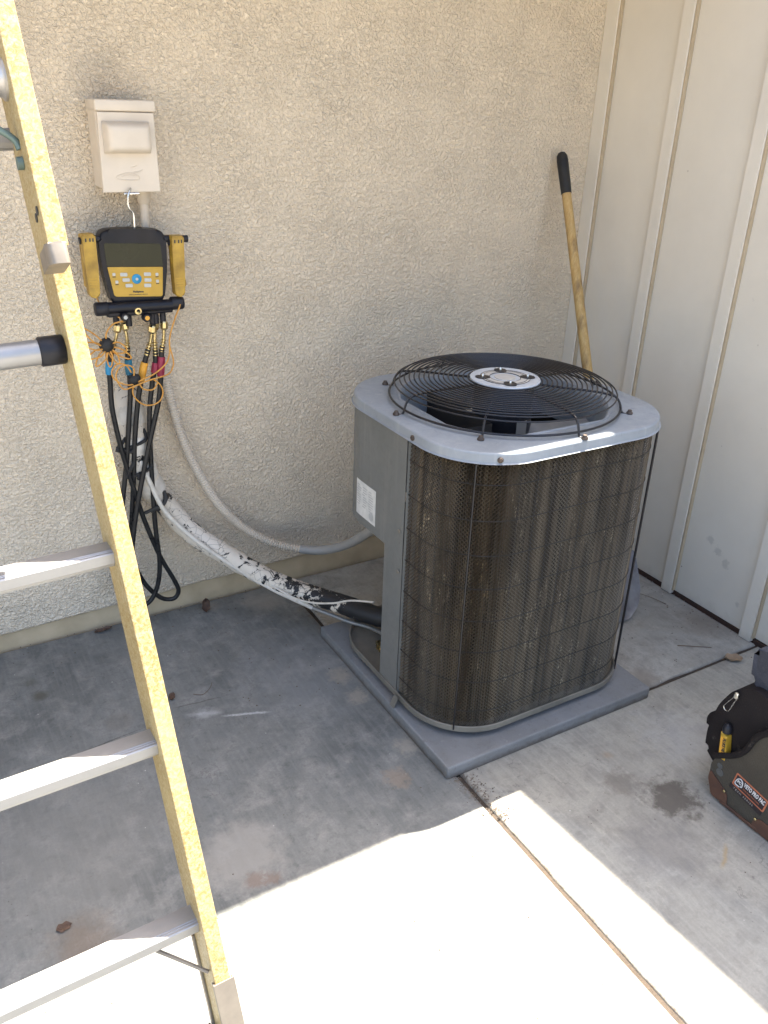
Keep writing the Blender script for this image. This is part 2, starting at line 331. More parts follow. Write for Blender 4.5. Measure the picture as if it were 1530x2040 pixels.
# ------------------------------------------------------------------ mesh helpers
def wloc(o):
    v = Vector((0, 0, 0))
    while o is not None:
        v += o.location; o = o.parent
    return v
def catmull(P, k=6, closed=False):
    P = [np.asarray(p, float) for p in P]; n = len(P); out = []
    rng = range(n) if closed else range(n-1)
    for i in rng:
        if closed: a, b, c, d = P[(i-1) % n], P[i], P[(i+1) % n], P[(i+2) % n]
        else: a, b, c, d = P[max(i-1, 0)], P[i], P[i+1], P[min(i+2, n-1)]
        for j in range(k):
            t = j/k
            out.append(.5*((2*b)+(c-a)*t+(2*a-5*b+4*c-d)*t*t+(3*b-a-3*c+d)*t**3))
    if not closed: out.append(P[-1])
    return np.array(out)
class MB:
    def __init__(s): s.v = []; s.f = []; s.nv = 0; s.round = False
    def add(s, V, F):
        V = np.asarray(V, float).reshape(-1, 3); s.v.append(V)
        o = s.nv; s.f += [tuple(i+o for i in f) for f in F]; s.nv += len(V); return s
    def addbm(s, bm):
        bm.verts.ensure_lookup_table(); bm.verts.index_update()
        return s.add([v.co[:] for v in bm.verts], [[v.index for v in f.verts] for f in bm.faces])
    def box(s, a, b, bevel=0, seg=2):
        a = np.minimum(a, b) if False else np.array(a, float); b = np.array(b, float)
        lo, hi = np.minimum(a, b), np.maximum(a, b)
        bm = bmesh.new(); bmesh.ops.create_cube(bm, size=1)
        for v in bm.verts: v.co = Vector([lo[i]+(v.co[i]+.5)*(hi[i]-lo[i]) for i in range(3)])
        if bevel: bmesh.ops.bevel(bm, geom=bm.edges[:], offset=bevel, segments=seg, profile=.5, affect='EDGES')
        s.addbm(bm); bm.free(); return s
    def prism(s, poly, frame, depth, bevel=0, seg=2, caponly=True):
        # poly in 2-D; frame(u, v, w) -> world point; extruded from w = 0 to w = depth
        bm = bmesh.new(); n = len(poly)
        A = [bm.verts.new((p[0], p[1], 0)) for p in poly]; B = [bm.verts.new((p[0], p[1], depth)) for p in poly]
        bm.faces.new(A[::-1]); top = bm.faces.new(B)
        for i in range(n): bm.faces.new((A[i], A[(i+1) % n], B[(i+1) % n], B[i]))
        if bevel:
            ed = list(top.edges)
            if not caponly: ed += [e for e in bm.edges if e not in ed]
            bmesh.ops.bevel(bm, geom=ed, offset=bevel, segments=seg, profile=.5, affect='EDGES')
        for v in bm.verts: v.co = Vector(frame(*v.co))
        bmesh.ops.recalc_face_normals(bm, faces=bm.faces[:])
        s.addbm(bm); bm.free(); return s
    def tube(s, P, r, n=8, k=0, closed=False, caps=True):
        s.round = True; P = catmull(P, k, closed) if k else np.array(P, float)
        m = len(P); R = np.full(m, r, float) if np.isscalar(r) else np.interp(np.linspace(0, 1, m), np.linspace(0, 1, len(r)), r)
        if closed: T = np.roll(P, -1, 0)-np.roll(P, 1, 0)
        else: T = np.gradient(P, axis=0)
        T /= np.linalg.norm(T, axis=1)[:, None]+1e-12
        ref = np.array([0, 0, 1.]) if abs(T[0][2]) < .9 else np.array([1., 0, 0])
        N = np.cross(T[0], ref); N /= np.linalg.norm(N); V = []
        an = np.linspace(0, 2*PI, n, endpoint=False)
        for i in range(m):
            N = N-T[i]*(N@T[i]); N /= np.linalg.norm(N)+1e-12; B = np.cross(T[i], N)
            V.append(P[i]+R[i]*(np.cos(an)[:, None]*N+np.sin(an)[:, None]*B))
        F = []
        for i in range(m if closed else m-1):
            j = (i+1) % m
            for a in range(n): F.append((i*n+a, i*n+(a+1) % n, j*n+(a+1) % n, j*n+a))
        if caps and not closed: F += [tuple(range(n))[::-1], tuple((m-1)*n+a for a in range(n))]
        return s.add(np.concatenate(V), F)
    def lathe(s, prof, c=(0, 0, 0), axis=(0, 0, 1), n=24, caps=True):
        s.round = True; axis = Vector(axis).normalized(); q = Vector((0, 0, 1)).rotation_difference(axis).to_matrix()
        V = []; F = []
        for r, z in prof:
            for a in range(n):
                t = 2*PI*a/n; V.append(np.array(q @ Vector((r*math.cos(t), r*math.sin(t), z)))+np.array(c))
        m = len(prof)
        for i in range(m-1):
            for a in range(n): F.append((i*n+a, i*n+(a+1) % n, (i+1)*n+(a+1) % n, (i+1)*n+a))
        if caps: F += [tuple(range(n))[::-1], tuple((m-1)*n+a for a in range(n))]
        return s.add(V, F)
    def cyl(s, a, b, r, n=16, bev=0):
        a = np.array(a, float); b = np.array(b, float); L = np.linalg.norm(b-a)
        pr = [(r, 0), (r, L)] if not bev else [(r-bev, 0), (r, bev), (r, L-bev), (r-bev, L)]
        return s.lathe(pr, a, b-a, n)
    def strip(s, A, B):   # ribbon between two polylines
        m = len(A); return s.add(np.concatenate([A, B]), [(i, i+1, m+i+1, m+i) for i in range(m-1)])
    def mesh(s, name, m, off, smooth=True, ang=None):
        ang = ang or (50 if s.round else 20)
        me = bpy.data.meshes.new(name); V = np.concatenate(s.v)-np.array(off)
        me.from_pydata(V.tolist(), [], s.f); me.materials.append(MAT[m]); me.update()
        if smooth:
            me.shade_smooth(); me.set_sharp_from_angle(angle=math.radians(ang))
        return me
    def build(s, name, m, parent=None, loc=None, smooth=True, ang=None, fixn=False):
        off = Vector(loc) if loc is not None else (wloc(parent) if parent else Vector((0, 0, 0)))
        me = s.mesh(name, m, off, smooth, ang)
        if fixn:
            bm = bmesh.new(); bm.from_mesh(me); bmesh.ops.recalc_face_normals(bm, faces=bm.faces[:]); bm.to_mesh(me); bm.free()
        o = bpy.data.objects.new(name, me); COL.objects.link(o)
        if parent: o.parent = parent; o.location = off-wloc(parent)
        else: o.location = off
        return o
def tag(o, label=None, cat=None, group=None, kind=None):
    for k, v in (('label', label), ('category', cat), ('group', group), ('kind', kind)):
        if v: o[k] = v
    return o
def thing(name, loc, label, cat, group=None):
    o = bpy.data.objects.new(name, None); COL.objects.link(o); o.location = loc; o.empty_display_size = .05
    return tag(o, label, cat, group)
def inst(src, parent, loc, rotz=0.0, rot=None):
    o = src.copy(); COL.objects.link(o); o.parent = parent; o.location = Vector(loc)-wloc(parent)
    o.rotation_euler = rot or (0, 0, rotz)
    return o
def text(body, size, org, xd, ud, m, parent, name='lettering', depth=.0004, bold=0.0, spacing=1.0, align='LEFT', sx=1.0):
    cu = bpy.data.curves.new(name, 'FONT'); cu.body = body; cu.size = size; cu.extrude = depth; cu.offset = bold; cu.space_character = spacing
    cu.align_x = align; cu.align_y = 'CENTER'; cu.resolution_u = 3
    ob = bpy.data.objects.new('tmp', cu); COL.objects.link(ob)
    bpy.context.view_layer.update()
    me = bpy.data.meshes.new_from_object(ob.evaluated_get(bpy.context.evaluated_depsgraph_get()))
    bpy.data.objects.remove(ob); bpy.data.curves.remove(cu)
    xd = np.array(xd, float); xd /= np.linalg.norm(xd); ud = np.array(ud, float); ud -= xd*(ud@xd); ud /= np.linalg.norm(ud); nd = np.cross(xd, ud)
    V = np.array([v.co[:] for v in me.vertices]); F = [tuple(p.vertices) for p in me.polygons]; bpy.data.meshes.remove(me)
    return MB().add(np.array(org)+V[:, :1]*sx*xd+V[:, 1:2]*ud+V[:, 2:]*nd, F).build(name, m, parent, smooth=False)

# ------------------------------------------------------------------ setting: ground, patio
MB().add([(-60, -60, -.075), (60, -60, -.075), (60, 60, -.075), (-60, 60, -.075)], [(0, 1, 2, 3)]).build('ground', 'earth', smooth=False)['kind'] = 'structure'
patio = bpy.data.objects.new('patio', None); COL.objects.link(patio); patio['kind'] = 'structure'
JX0, JX1, JY0, JY1 = -1.2835, -1.2705, -1.1275, -1.1395
def slab(x0, x1, y0, y1, m, dz=0.0, seed=0):
    # a slab with a slightly uneven arris: edges subdivided and jittered a few millimetres
    rg = np.random.default_rng(seed); per = []
    def edge(a, b):
        n = max(2, int(math.hypot(b[0]-a[0], b[1]-a[1])/.03)); t = np.linspace(0, 1, n, endpoint=False)[:, None]
        return np.array(a)+(np.array(b)-np.array(a))*t
    per = np.concatenate([edge((x0, y0), (x1, y0)), edge((x1, y0), (x1, y1)), edge((x1, y1), (x0, y1)), edge((x0, y1), (x0, y0))])
    c = per.mean(0); n = len(per); j = rg.normal(0, .0012, n); j = (j+np.roll(j, 1))*.7
    d = per-c; d /= np.linalg.norm(d, axis=1)[:, None]
    out = per+d*j[:, None]
    def inset(k): return np.stack([np.clip(out[:, 0], x0+k, x1-k), np.clip(out[:, 1], min(y0, y1)+k, max(y0, y1)-k)], 1)
    L = [(out, -.08), (out, -.007+dz), (inset(.0035), -.0018+dz), (inset(.009), dz)]
    V = np.concatenate([np.c_[p, np.full(n, z)] for p, z in L]); F = []
    for k in range(len(L)-1):
        for i in range(n): F.append((k*n+i, k*n+(i+1) % n, (k+1)*n+(i+1) % n, (k+1)*n+i))
    F.append(tuple(3*n+i for i in range(n)))
    return MB().add(V, F).build('concrete_slab', m, patio, ang=50)
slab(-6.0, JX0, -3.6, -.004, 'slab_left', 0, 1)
slab(JX1, -.004, JY0, -.004, 'slab_back', 0.001, 2)
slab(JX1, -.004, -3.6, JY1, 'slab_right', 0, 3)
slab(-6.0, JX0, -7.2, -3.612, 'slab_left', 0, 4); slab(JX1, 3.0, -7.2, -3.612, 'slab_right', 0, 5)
MB().box((-6, -7.2, -.07), (-.002, -.002, -.0085)).build('joint_filler', 'soil', patio)

# ------------------------------------------------------------------ stucco wall with its eave
sw = thing('stucco_wall', (-3, .1, 0), 'cream rough stucco house wall behind the condenser and the ladder', 'wall')
zb = lambda x: np.interp(x, [-6, -2.3, -.9, 0], [.03, .058, .100, .118])
xs = np.linspace(-6, 0, 61); rj = RNG.normal(0, .0014, 61)
Vv = []
for x, j in zip(xs, rj):
    z = zb(x)+j
    Vv += [(x, .20, z), (x, .004, z-.001), (x, .0, z+.005), (x, 0, 2.35), (x, .20, 2.35)]
Fv = [(i*5+a, i*5+5+a, i*5+6+a, i*5+1+a) for i in range(60) for a in range(4)]
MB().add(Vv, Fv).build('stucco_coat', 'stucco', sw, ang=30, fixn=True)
MB().box((-6, .012, -.06), (0.15, .19, .13)).build('foundation', 'found', sw, smooth=False)
MB().box((-6, -.779, 2.352), (-.036, .20, 2.37)).build('soffit_board', 'roof', sw, smooth=False)
MB().box((-6, -.795, 2.348), (-.036, -.7795, 2.46)).build('fascia_board', 'roof', sw, smooth=False)
rb = MB()
for i in range(33):      # rounded tile ends over the fascia
    x = -6+.1+i*.19
    if x > -.1: break
    rb.tube([(x, -.72, 2.41), (x, .6, 2.80)], .06, 10)
rb.build('roof_tile', 'roof', sw)['kind'] = 'stuff'

# ------------------------------------------------------------------ board-and-batten wall
bw = thing('siding_wall', (.06, -1.5, 0), 'beige board and batten siding wall on the right of the condenser', 'wall')
ZT = lambda y: 3.05+(y+.68)*.20
EDG = [-.397, -.752, -1.113, -1.47, -1.83, -2.19, -2.55, -2.91]       # near edge of each batten
yprev = -.062
MB().box((-.0195, -.062, .012), (.05, -.002, ZT(-.06)), .0012).build('corner_trim', 'siding', bw)
MB().box((-.0150, -.0695, .018), (-.0008, -.0623, ZT(-.07)-.002), .002).build('edge_strip', 'tan_strip', bw)
for i, y in enumerate(EDG):
    z0 = .016+RNG.uniform(-.002, .002)
    MB().add([(0, yprev, z0), (0, y, z0), (.02, y, z0), (.02, yprev, z0), (0, yprev, ZT(yprev)), (0, y, ZT(y)), (.02, y, ZT(y)), (.02, yprev, ZT(yprev))],
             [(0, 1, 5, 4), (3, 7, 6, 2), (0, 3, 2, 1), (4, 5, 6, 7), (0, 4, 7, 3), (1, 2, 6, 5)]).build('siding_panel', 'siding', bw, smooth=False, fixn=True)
    b0 = y+.046
    MB().box((-.0195, y, .006+RNG.uniform(-.004, .004)), (-.0005, b0, ZT(y)), .0012).build('batten', 'siding', bw)
    MB().box((-.0150, y-.0075, .018), (-.0008, y-.0003, ZT(y)-.002), .002).build('edge_strip', 'tan_strip', bw)  # thin strip, darker tan than the batten, along its near edge
    yprev = y
MB().box((.022, -3.0, -.06), (.12, 0, 2.4)).build('sheathing', 'dark_gap', bw, smooth=False)
MB().box((-.002, -3.0, -.02), (.03, 0, .012)).build('sill_strip', 'dark_gap', bw, smooth=False)  # dark red-brown strip closing the gap below the siding
cv = []
for y in (-.0, -3.0):
    z = ZT(y); cv += [(-.031, y, z), (-.031, y, z+.05), (.30, y, z+.05), (.30, y, z)]
MB().add(cv, [(0, 1, 5, 4), (1, 2, 6, 5), (2, 3, 7, 6), (3, 0, 4, 7), (0, 3, 2, 1), (4, 5, 6, 7)]).build('rake_board', 'roof', bw, smooth=False, fixn=True)

# ------------------------------------------------------------------ condenser pad
PZ = .040
pad = MB().box((-1.318, -1.168, -.003), (-.560, -.395, PZ), .006, 2).build('equipment_pad', 'pad', loc=(-.94, -.78, 0))
tag(pad, 'grey square equipment pad under the condenser on the concrete', 'pad')

# ------------------------------------------------------------------ condenser
XL, XR, YF, YB, RC, ZL = -1.298, -.556, -1.116, -.420, .195, .903
UC = ((XL+XR)/2, (YF+YB)/2)
cu = thing('air_conditioner_condenser', (UC[0], UC[1], PZ), 'grey air conditioner condenser with black fan grille and dusty wire mesh coil guard', 'air conditioner')
def peri_pts(inset=0.0, nc=14):
    x0, x1, y0, y1, r = XL+inset, XR-inset, YF+inset, YB-inset, RC-inset
    out = []
    # start on left face, go towards the front, right, back (counter-clockwise seen from above)
    for cx, cy, a0 in ((x0+r, y0+r, PI), (x1-r, y0+r, 1.5*PI), (x1-r, y1-r, 0), (x0+r, y1-r, .5*PI)):
        for i in range(nc+1):
            t = a0+.5*PI*i/nc; out.append((cx+r*math.cos(t), cy+r*math.sin(t)))
    return np.array(out)
class Peri:
    def __init__(s, inset, nc=14):
        p = peri_pts(inset, nc); p = np.concatenate([p, p[:1]]); s.p = p
        s.d = np.concatenate([[0], np.cumsum(np.linalg.norm(np.diff(p, axis=0), axis=1))]); s.L = s.d[-1]; s.inset = inset
    def at(s, q):
        q = np.asarray(q) % s.L; return np.stack([np.interp(q, s.d, s.p[:, 0]), np.interp(q, s.d, s.p[:, 1])], -1)
    def s_left(s, y): return ((YF+s.inset+(RC-s.inset))-y) % s.L      # on the left face: s = 0 at the start of the front-left arc
    def breaks(s, a, b):
        k = [a, b]
        for m in (-1, 0, 1, 2): k += [d+m*s.L for d in s.d if a < d+m*s.L < b]
        return np.array(sorted(set(np.round(k, 6))))
def ribbon(inset, sa, sb, z0, z1, thick=.0015):
    P, Q = Peri(inset), Peri(inset+thick); k = P.breaks(sa, sb)
    fr = (k-sa)/(sb-sa)
    A = P.at(k); B = Q.at(Q.L/P.L*k) if False else A
    mb = MB()
    n = len(k); c = np.array(UC)
    # inner copy by offsetting along the normal
    T = np.gradient(A, axis=0); T /= np.linalg.norm(T, axis=1)[:, None]; N = np.stack([-T[:, 1], T[:, 0]], 1)
    B = A+N*thick
    f0 = z0 if callable(z0) else (lambda i: z0)
    z0s = np.array([f0(s_) for s_ in k]) if callable(z0) else np.full(n, z0)
    V = np.concatenate([np.c_[A, z0s], np.c_[A, np.full(n, z1)], np.c_[B, np.full(n, z1)], np.c_[B, z0s]])
    F = []
    for i in range(n-1):
        for r_ in range(4):
            r2 = (r_+1) % 4; F.append((r_*n+i, r_*n+i+1, r2*n+i+1, r2*n+i))
    F += [(0, n, 2*n, 3*n), (n-1, 4*n-1, 3*n-1, 2*n-1)]
    return mb.add(V, F)
PO = Peri(.006)
LP = PO.L
sPan = -((-.851)-(YF+RC)) % LP - LP              # left-face position (negative s) where the mesh begins
# lid
def lid():
    nc = 16
    lo = lambda d, z: np.c_[peri_pts(d, nc), np.full(4*(nc+1), z)]
    outer = [lo(-.006, .8755), lo(-.0015, .878), lo(0, .882), lo(0, .897), lo(.001, .9), lo(.0035, .9025), lo(.007, ZL)]
    n = 4*(nc+1); C = np.array([UC[0], UC[1]])
    base = peri_pts(.007, nc)-C; an = np.arctan2(base[:, 1], base[:, 0])
    FC = np.array([-.926, -.764]); ci = lambda r, z: np.c_[FC[0]+r*np.cos(an), FC[1]+r*np.sin(an), np.full(n, z)]
    inner = [ci(.300, ZL), ci(.297, ZL+.003), ci(.292, ZL+.003), ci(.287, ZL-.002), ci(.283, ZL-.012), ci(.278, ZL-.04), ci(.272, ZL-.085), ci(.276, ZL-.115)]
    R = outer+inner; V = np.concatenate(R); F = []
    for k in range(len(R)-1):
        for i in range(n): F.append((k*n+i, k*n+(i+1) % n, (k+1)*n+(i+1) % n, (k+1)*n+i))
    return MB().add(V, F).build('lid', 'lid', cu, ang=40)
LID = lid(); FC = (-.926, -.764)
# pan
pn = MB(); nc = 16
rings = [np.c_[peri_pts(.02, nc), np.full(68, PZ+.017)], np.c_[peri_pts(.004, nc), np.full(68, PZ+.0175)], np.c_[peri_pts(0.0, nc), np.full(68, PZ+.0195)], np.c_[peri_pts(0, nc), np.full(68, PZ+.036)], np.c_[peri_pts(.002, nc), np.full(68, PZ+.0375)], np.c_[peri_pts(.006, nc), np.full(68, PZ+.036)], np.c_[peri_pts(.006, nc), np.full(68, PZ+.022)]]
F = []
for k in range(len(rings)-1):
    for i in range(68): F.append((k*68+i, k*68+(i+1) % 68, (k+1)*68+(i+1) % 68, (k+1)*68+i))
F += [tuple(range(68))[::-1], tuple(6*68+i for i in range(68))]
pn.add(np.concatenate(rings), F).build('base_pan', 'pan', cu, ang=40)
ft = None
for fx, fy in ((XL+.14, YF+.14), (XR-.14, YF+.14), (XL+.14, YB-.14), (XR-.14, YB-.14)):
    if ft is None: ft = MB().cyl((fx, fy, PZ), (fx, fy, PZ+.0175), .03, 14).build('foot', 'rubber', cu, loc=(fx, fy, PZ))
    else: inst(ft, cu, (fx, fy, PZ))
# service panels at the left rear corner
sBack = -(YB-YF-2*RC)-(.5*PI*(RC-.006))-.20          # back face end of the control cover
ribbon(.003, sBack, sPan, .525, .876).build('control_cover', 'unit', cu, fixn=True)
MB().prism([tuple(p) for p in np.concatenate([Peri(.006).at(Peri(.006).breaks(sBack, sPan)), [(-1.16, -.851), (-1.09, -.50)]])], lambda a, b, c: (a, b, .525+c), .002).build('control_box_floor', 'unit', cu, smooth=False)
ribbon(.005, sPan, sPan-.096 if False else sPan+.0001, .07, .08)
post = ribbon(.0045, sPan-.097, sPan-.001, PZ+.03, .5235)
post.build('corner_post', 'unit', cu, fixn=True)
MB().box((XL+.006, -.851+.094, PZ+.03), (XL+.10, -.851+.096, .5235)).build('post_return', 'unit', cu, smooth=False)
MB().box((XL+.006, -.853, PZ+.03), (XL+.05, -.855, .875)).build('post_flange', 'unit', cu, smooth=False)
scr = None
for (y, z) in ((-.835, .60), (-.836, .475)):
    if scr is None: scr = MB().lathe([(.0065, 0), (.0065, .0025), (.0045, .004)], (XL+.002, y, z), (-1, 0, 0), 6).build('panel_screw', 'pan', cu, loc=(XL+.002, y, z), smooth=False)
    else: inst(scr, cu, (XL+.002, y, z))
# rating label on the cover
k0 = sPan-.150; lb = Peri(.0024)
lab = ribbon(.0022, k0-.115, k0, .552, .662, .0004).build('rating_label', 'paper', cu, fixn=True)
pr = MB()
for i in range(9):
    z = .645-i*.0075
    for seg in range(3):
        a = k0-.110+seg*.034+RNG.uniform(0, .006); b = a+RNG.uniform(.012, .028)
        r_ = ribbon(.0016, a, b, z, z+.0028, .0003); pr.add(np.concatenate(r_.v), r_.f)
pr.build('faded_print', 'print', lab, fixn=True)
lp = Peri(.0014).at(np.array([k0-.022]))[0]
MB().lathe([(.0125, 0), (.0125, .0006)], (lp[0], lp[1], .573), (-1, 0, 0), 20).build('round_seal', 'print', lab)
# lid screws
ls = None
for s_, in ((sPan+.03,), (sPan+.29,), (.95,), (-.62,), (sPan+.29-.75,), (1.45,)):
    p = Peri(0.0).at(np.array([s_]))[0]; d = Vector((p[0]-UC[0], p[1]-UC[1], 0)).normalized()
    q_ = Peri(0.0).at(np.array([s_-.01, s_+.01])); tg = q_[1]-q_[0]; nrm = Vector((tg[1], -tg[0], 0)).normalized()
    MB().lathe([(.0078, 0), (.0078, .003), (.005, .0055)], (p[0], p[1], .8865), nrm, 8).build('lid_screw', 'rust', LID, smooth=False)
# coil
cp = Peri(.034); sEnd = sPan+LP-.55
m = int((cp.L-.86)/.0035); ks = np.linspace(sPan+.02, sPan+.02+cp.L-.86, m)
pts = cp.at(ks); T = np.gradient(pts, axis=0); T /= np.linalg.norm(T, axis=1)[:, None]; N = np.stack([T[:, 1], -T[:, 0]], 1)
amp = np.where(np.arange(m) % 2 == 0, .0025, -.0025)+.0022*np.sin(ks*2*PI/.052)
pz = pts+N*amp[:, None]
MB().strip(np.c_[pz, np.full(m, PZ+.03)], np.c_[pz, np.full(m, .872)]).build('coil', 'coil', cu, smooth=False)
pin = Peri(.055).at(np.linspace(sPan+.02, sPan+.02+Peri(.055).L-.86, 60))
MB().strip(np.c_[pin, np.full(60, PZ+.03)], np.c_[pin, np.full(60, .872)]).build('coil_liner', 'inner', cu)
MB().add([(-1.27, -.845, PZ+.03), (-1.02, -.845, PZ+.03), (-1.02, -.845, .87), (-1.27, -.845, .87), (-1.02, -.43, PZ+.03), (-1.02, -.43, .87)], [(0, 1, 2, 3), (1, 4, 5, 2)]).build('partition', 'inner', cu, smooth=False)
# diamond mesh screen
mp = Peri(.0135); z0, z1 = PZ+.032, .873; H = z1-z0; p_ = .0115; sA = sPan+.004; sB = sPan+mp.L-.84
sm = MB(); Vs = []; Fs = []; nv = 0
for sg in (1, -1):
    st = sA-(H if sg > 0 else 0)
    for c0 in np.arange(sA-H, sB, p_):
        a, b = max(c0, sA), min(c0+H, sB)
        if b-a < .004: continue
        k = mp.breaks(a, b); k = np.unique(np.concatenate([k, np.linspace(a, b, 9)])); xy = mp.at(k)
        z = z0+(k-c0) if sg > 0 else z1-(k-c0)
        TT = np.gradient(xy, axis=0); TT /= np.linalg.norm(TT, axis=1)[:, None]; NN = np.stack([TT[:, 1], -TT[:, 0]], 1)
        hw = .00120; o_ = .0006*sg
        up = np.c_[xy+NN*o_, z+hw*1.3]; dn = np.c_[xy+NN*o_, z-hw*1.3]; ft_ = np.c_[xy+NN*(o_+hw*1.2), z]
        n = len(k); Vs += [up, ft_, dn]
        for i in range(n-1):
            Fs += [(nv+i, nv+i+1, nv+n+i+1, nv+n+i), (nv+n+i, nv+n+i+1, nv+2*n+i+1, nv+2*n+i)]
        nv += 3*n
sm.add(np.concatenate(Vs), Fs)
msh = sm.build('mesh_screen', 'screen', cu); msh['kind'] = 'stuff'
# wire guard: horizontal hoops and upright rods
gp = Peri(.0108)
for i in range(8):
    z = PZ+.085+i*.0985; k = gp.breaks(sA, sB); xy = gp.at(k)
    MB().tube(np.c_[xy, np.full(len(k), z)], .0013, 6).build('guard_hoop', 'guard', cu)
gr0 = None; gq = Peri(.0175)
for i, s_ in enumerate(np.arange(sA+.012, sB, .0535)):
    p = gq.at(np.array([s_]))[0]
    if gr0 is None: gr0 = MB().tube([(p[0], p[1], z0-.004), (p[0], p[1], z1+.001)], .0017, 6).build('guard_rod', 'guard', cu, loc=(p[0], p[1], z0))
    else: inst(gr0, cu, (p[0], p[1], z0))
ob = None; oq = Peri(-.0015)
for s_ in (sPan+.235, sPan+.872, sPan+.900):      # the pair of outer corner rods with their ring clips
    p = oq.at(np.array([s_]))[0]
    if ob is None:
        ob = MB().tube([(p[0], p[1], z0-.006), (p[0], p[1], z1)], .0024, 8).build('corner_rod', 'grille', cu, loc=(p[0], p[1], z0))
    else: inst(ob, cu, (p[0], p[1], z0))
# fan grille
GZ = lambda r: float(np.interp(r, [.09, .20, .27, .302, .318, .3225], [.962, .960, .957, .952, .936, .914]))
NR = 17
for i in range(NR):
    r = .104+(.3225-.104)*i/(NR-1); z = GZ(r)
    t = np.linspace(0, 2*PI, 97)[:-1]
    MB().tube(np.c_[FC[0]+r*np.cos(t), FC[1]+r*np.sin(t), np.full(96, z)], np.array(.0023) if False else (.0022 if i < NR-1 else .0032), 6, closed=True).build('grille_ring', 'grille', cu)
prof = [(.085, .960), (.15, .9585), (.22, .9585), (.275, .956), (.303, .950), (.317, .935), (.324, .913), (.332, .9055), (.348, .9050)]
spk = MB().tube([(r, 0, z-.0035) for r, z in prof], .0032, 7, 3).build('grille_spoke', 'grille', cu, loc=(0, 0, 0))
sb = MB().lathe([(.009, 0), (.009, .004), (.006, .0075), (.0055, .011)], (.347, 0, .9035), (0, 0, 1), 10).build('spoke_bolt', 'rust', None, loc=(.347, 0, .9035))
sb.parent = spk; sb.location = (.347, 0, .9035)
ROT = math.radians(.5)
for i in range(8):
    o = spk if i == 0 else spk.copy()
    if i:
        COL.objects.link(o); o.parent = cu
        b_ = sb.copy(); COL.objects.link(b_); b_.parent = o
    o.location = Vector((FC[0], FC[1], 0))-wloc(cu); o.rotation_euler = (0, 0, ROT+i*PI/4-.035)
# hub plate
hub = MB().lathe([(.0935, .953), (.0975, .957), (.0985, .9635), (.0965, .966), (.070, .9655), (.069, .9648), (.062, .9648), (.061, .9658), (.044, .9662), (.0432, .9652), (.0002, .9660)], (*FC, 0), (0, 0, 1), 48).build('hub_plate', 'hub', cu, ang=25)
MB().lathe([(.0692, .9652), (.0692, .9659), (.0618, .9659), (.0618, .9652)], (*FC, 0), (0, 0, 1), 48, caps=False).build('hub_band', 'hubtan', hub)
MB().lathe([(.0605, .9655), (.0605, .9664), (.0445, .9668), (.0445, .9655)], (*FC, 0), (0, 0, 1), 48, caps=False).build('hub_band', 'hubtan', hub)
MB().lathe([(.030, .9658), (.0295, .9668), (.0001, .9669)], (*FC, 0), (0, 0, 1), 32).build('hub_cap', 'hubtan', hub)
for rr_ in (.0432, .0612, .0695):
    t = np.linspace(0, 2*PI, 65)[:-1]
    MB().tube(np.c_[FC[0]+rr_*np.cos(t), FC[1]+rr_*np.sin(t), np.full(64, .9662)], .0009, 4, closed=True).build('hub_groove', 'ink', hub)
for i in range(4):
    a = math.radians(-115+90*i); c = np.array([FC[0]+.064*math.cos(a), FC[1]+.064*math.sin(a)]); ax = np.array([math.cos(a), math.sin(a)]); ay = np.array([-ax[1], ax[0]])
    if i in (1, 3): pass
    poly = []
    for k in range(24):
        t = 2*PI*k/24; lx = .0205*math.copysign(abs(math.cos(t))**.8, math.cos(t)); ly = .0175*math.copysign(abs(math.sin(t))**.8, math.sin(t)); poly.append(c+ax*lx+ay*ly)
    MB().prism([tuple(p) for p in poly], lambda u, v, w_: (u, v, .9663+w_), .0012).build('mount_slot', 'black', hub)
    MB().lathe([(.0036, 0), (.0036, .007), (.0022, .009)], (c[0], c[1], .967), (0, 0, 1), 8).build('mount_bolt', 'steel', hub)
# motor and fan
mot = MB().lathe([(.0001, .952), (.078, .952), (.084, .945), (.085, .80), (.075, .785), (.03, .782), (.0001, .782)], (*FC, 0), (0, 0, 1), 40).build('motor', 'black', cu)
a0, a1 = math.radians(-98), math.radians(-72)
t = np.linspace(a0, a1, 8)
MB().strip(np.c_[FC[0]+.0856*np.cos(t), FC[1]+.0856*np.sin(t), np.full(8, .812)], np.c_[FC[0]+.0856*np.cos(t), FC[1]+.0856*np.sin(t), np.full(8, .862)]).build('motor_label', 'conduit_grey', mot)
for i in range(3):
    th = math.radians(-58+120*i); V = []; F = []
    for ir in range(9):
        r = .075+.185*ir/8; half = math.radians(22+12*ir/8)
        for ia in range(9):
            s_ = ia/8*2-1; a = th+half*s_+.10*(ir/8); z = .812+s_*(.030-.006*ir/8)+.008*(1-s_*s_)
            V.append((FC[0]+r*math.cos(a), FC[1]+r*math.sin(a), z))
    for ir in range(8):
        for ia in range(8): k = ir*9+ia; F.append((k, k+1, k+10, k+9))
    MB().add(V, F).build('fan_blade', 'blade', cu)
# valves and tie strap
for (x, y) in ((-1.215, -.635), (-1.20, -.70)):
    v_ = MB().cyl((x, y, PZ+.02), (x, y, PZ+.055), .012, 10).cyl((x-.02, y, PZ+.05), (x+.02, y, PZ+.05), .011, 6).box((x-.015, y-.015, PZ+.02), (x+.015, y+.015, PZ+.03)).build('service_valve', 'brass', cu)
MB().prism([(0, 0), (.022, 0), (.022, .055), (0, .055)], lambda u, v, w_: (XL-.006-w_-.014*(1-v/.055), -.862-u, PZ+.0005+v*.62), .0016).build('tie_strap', 'pan', cu)

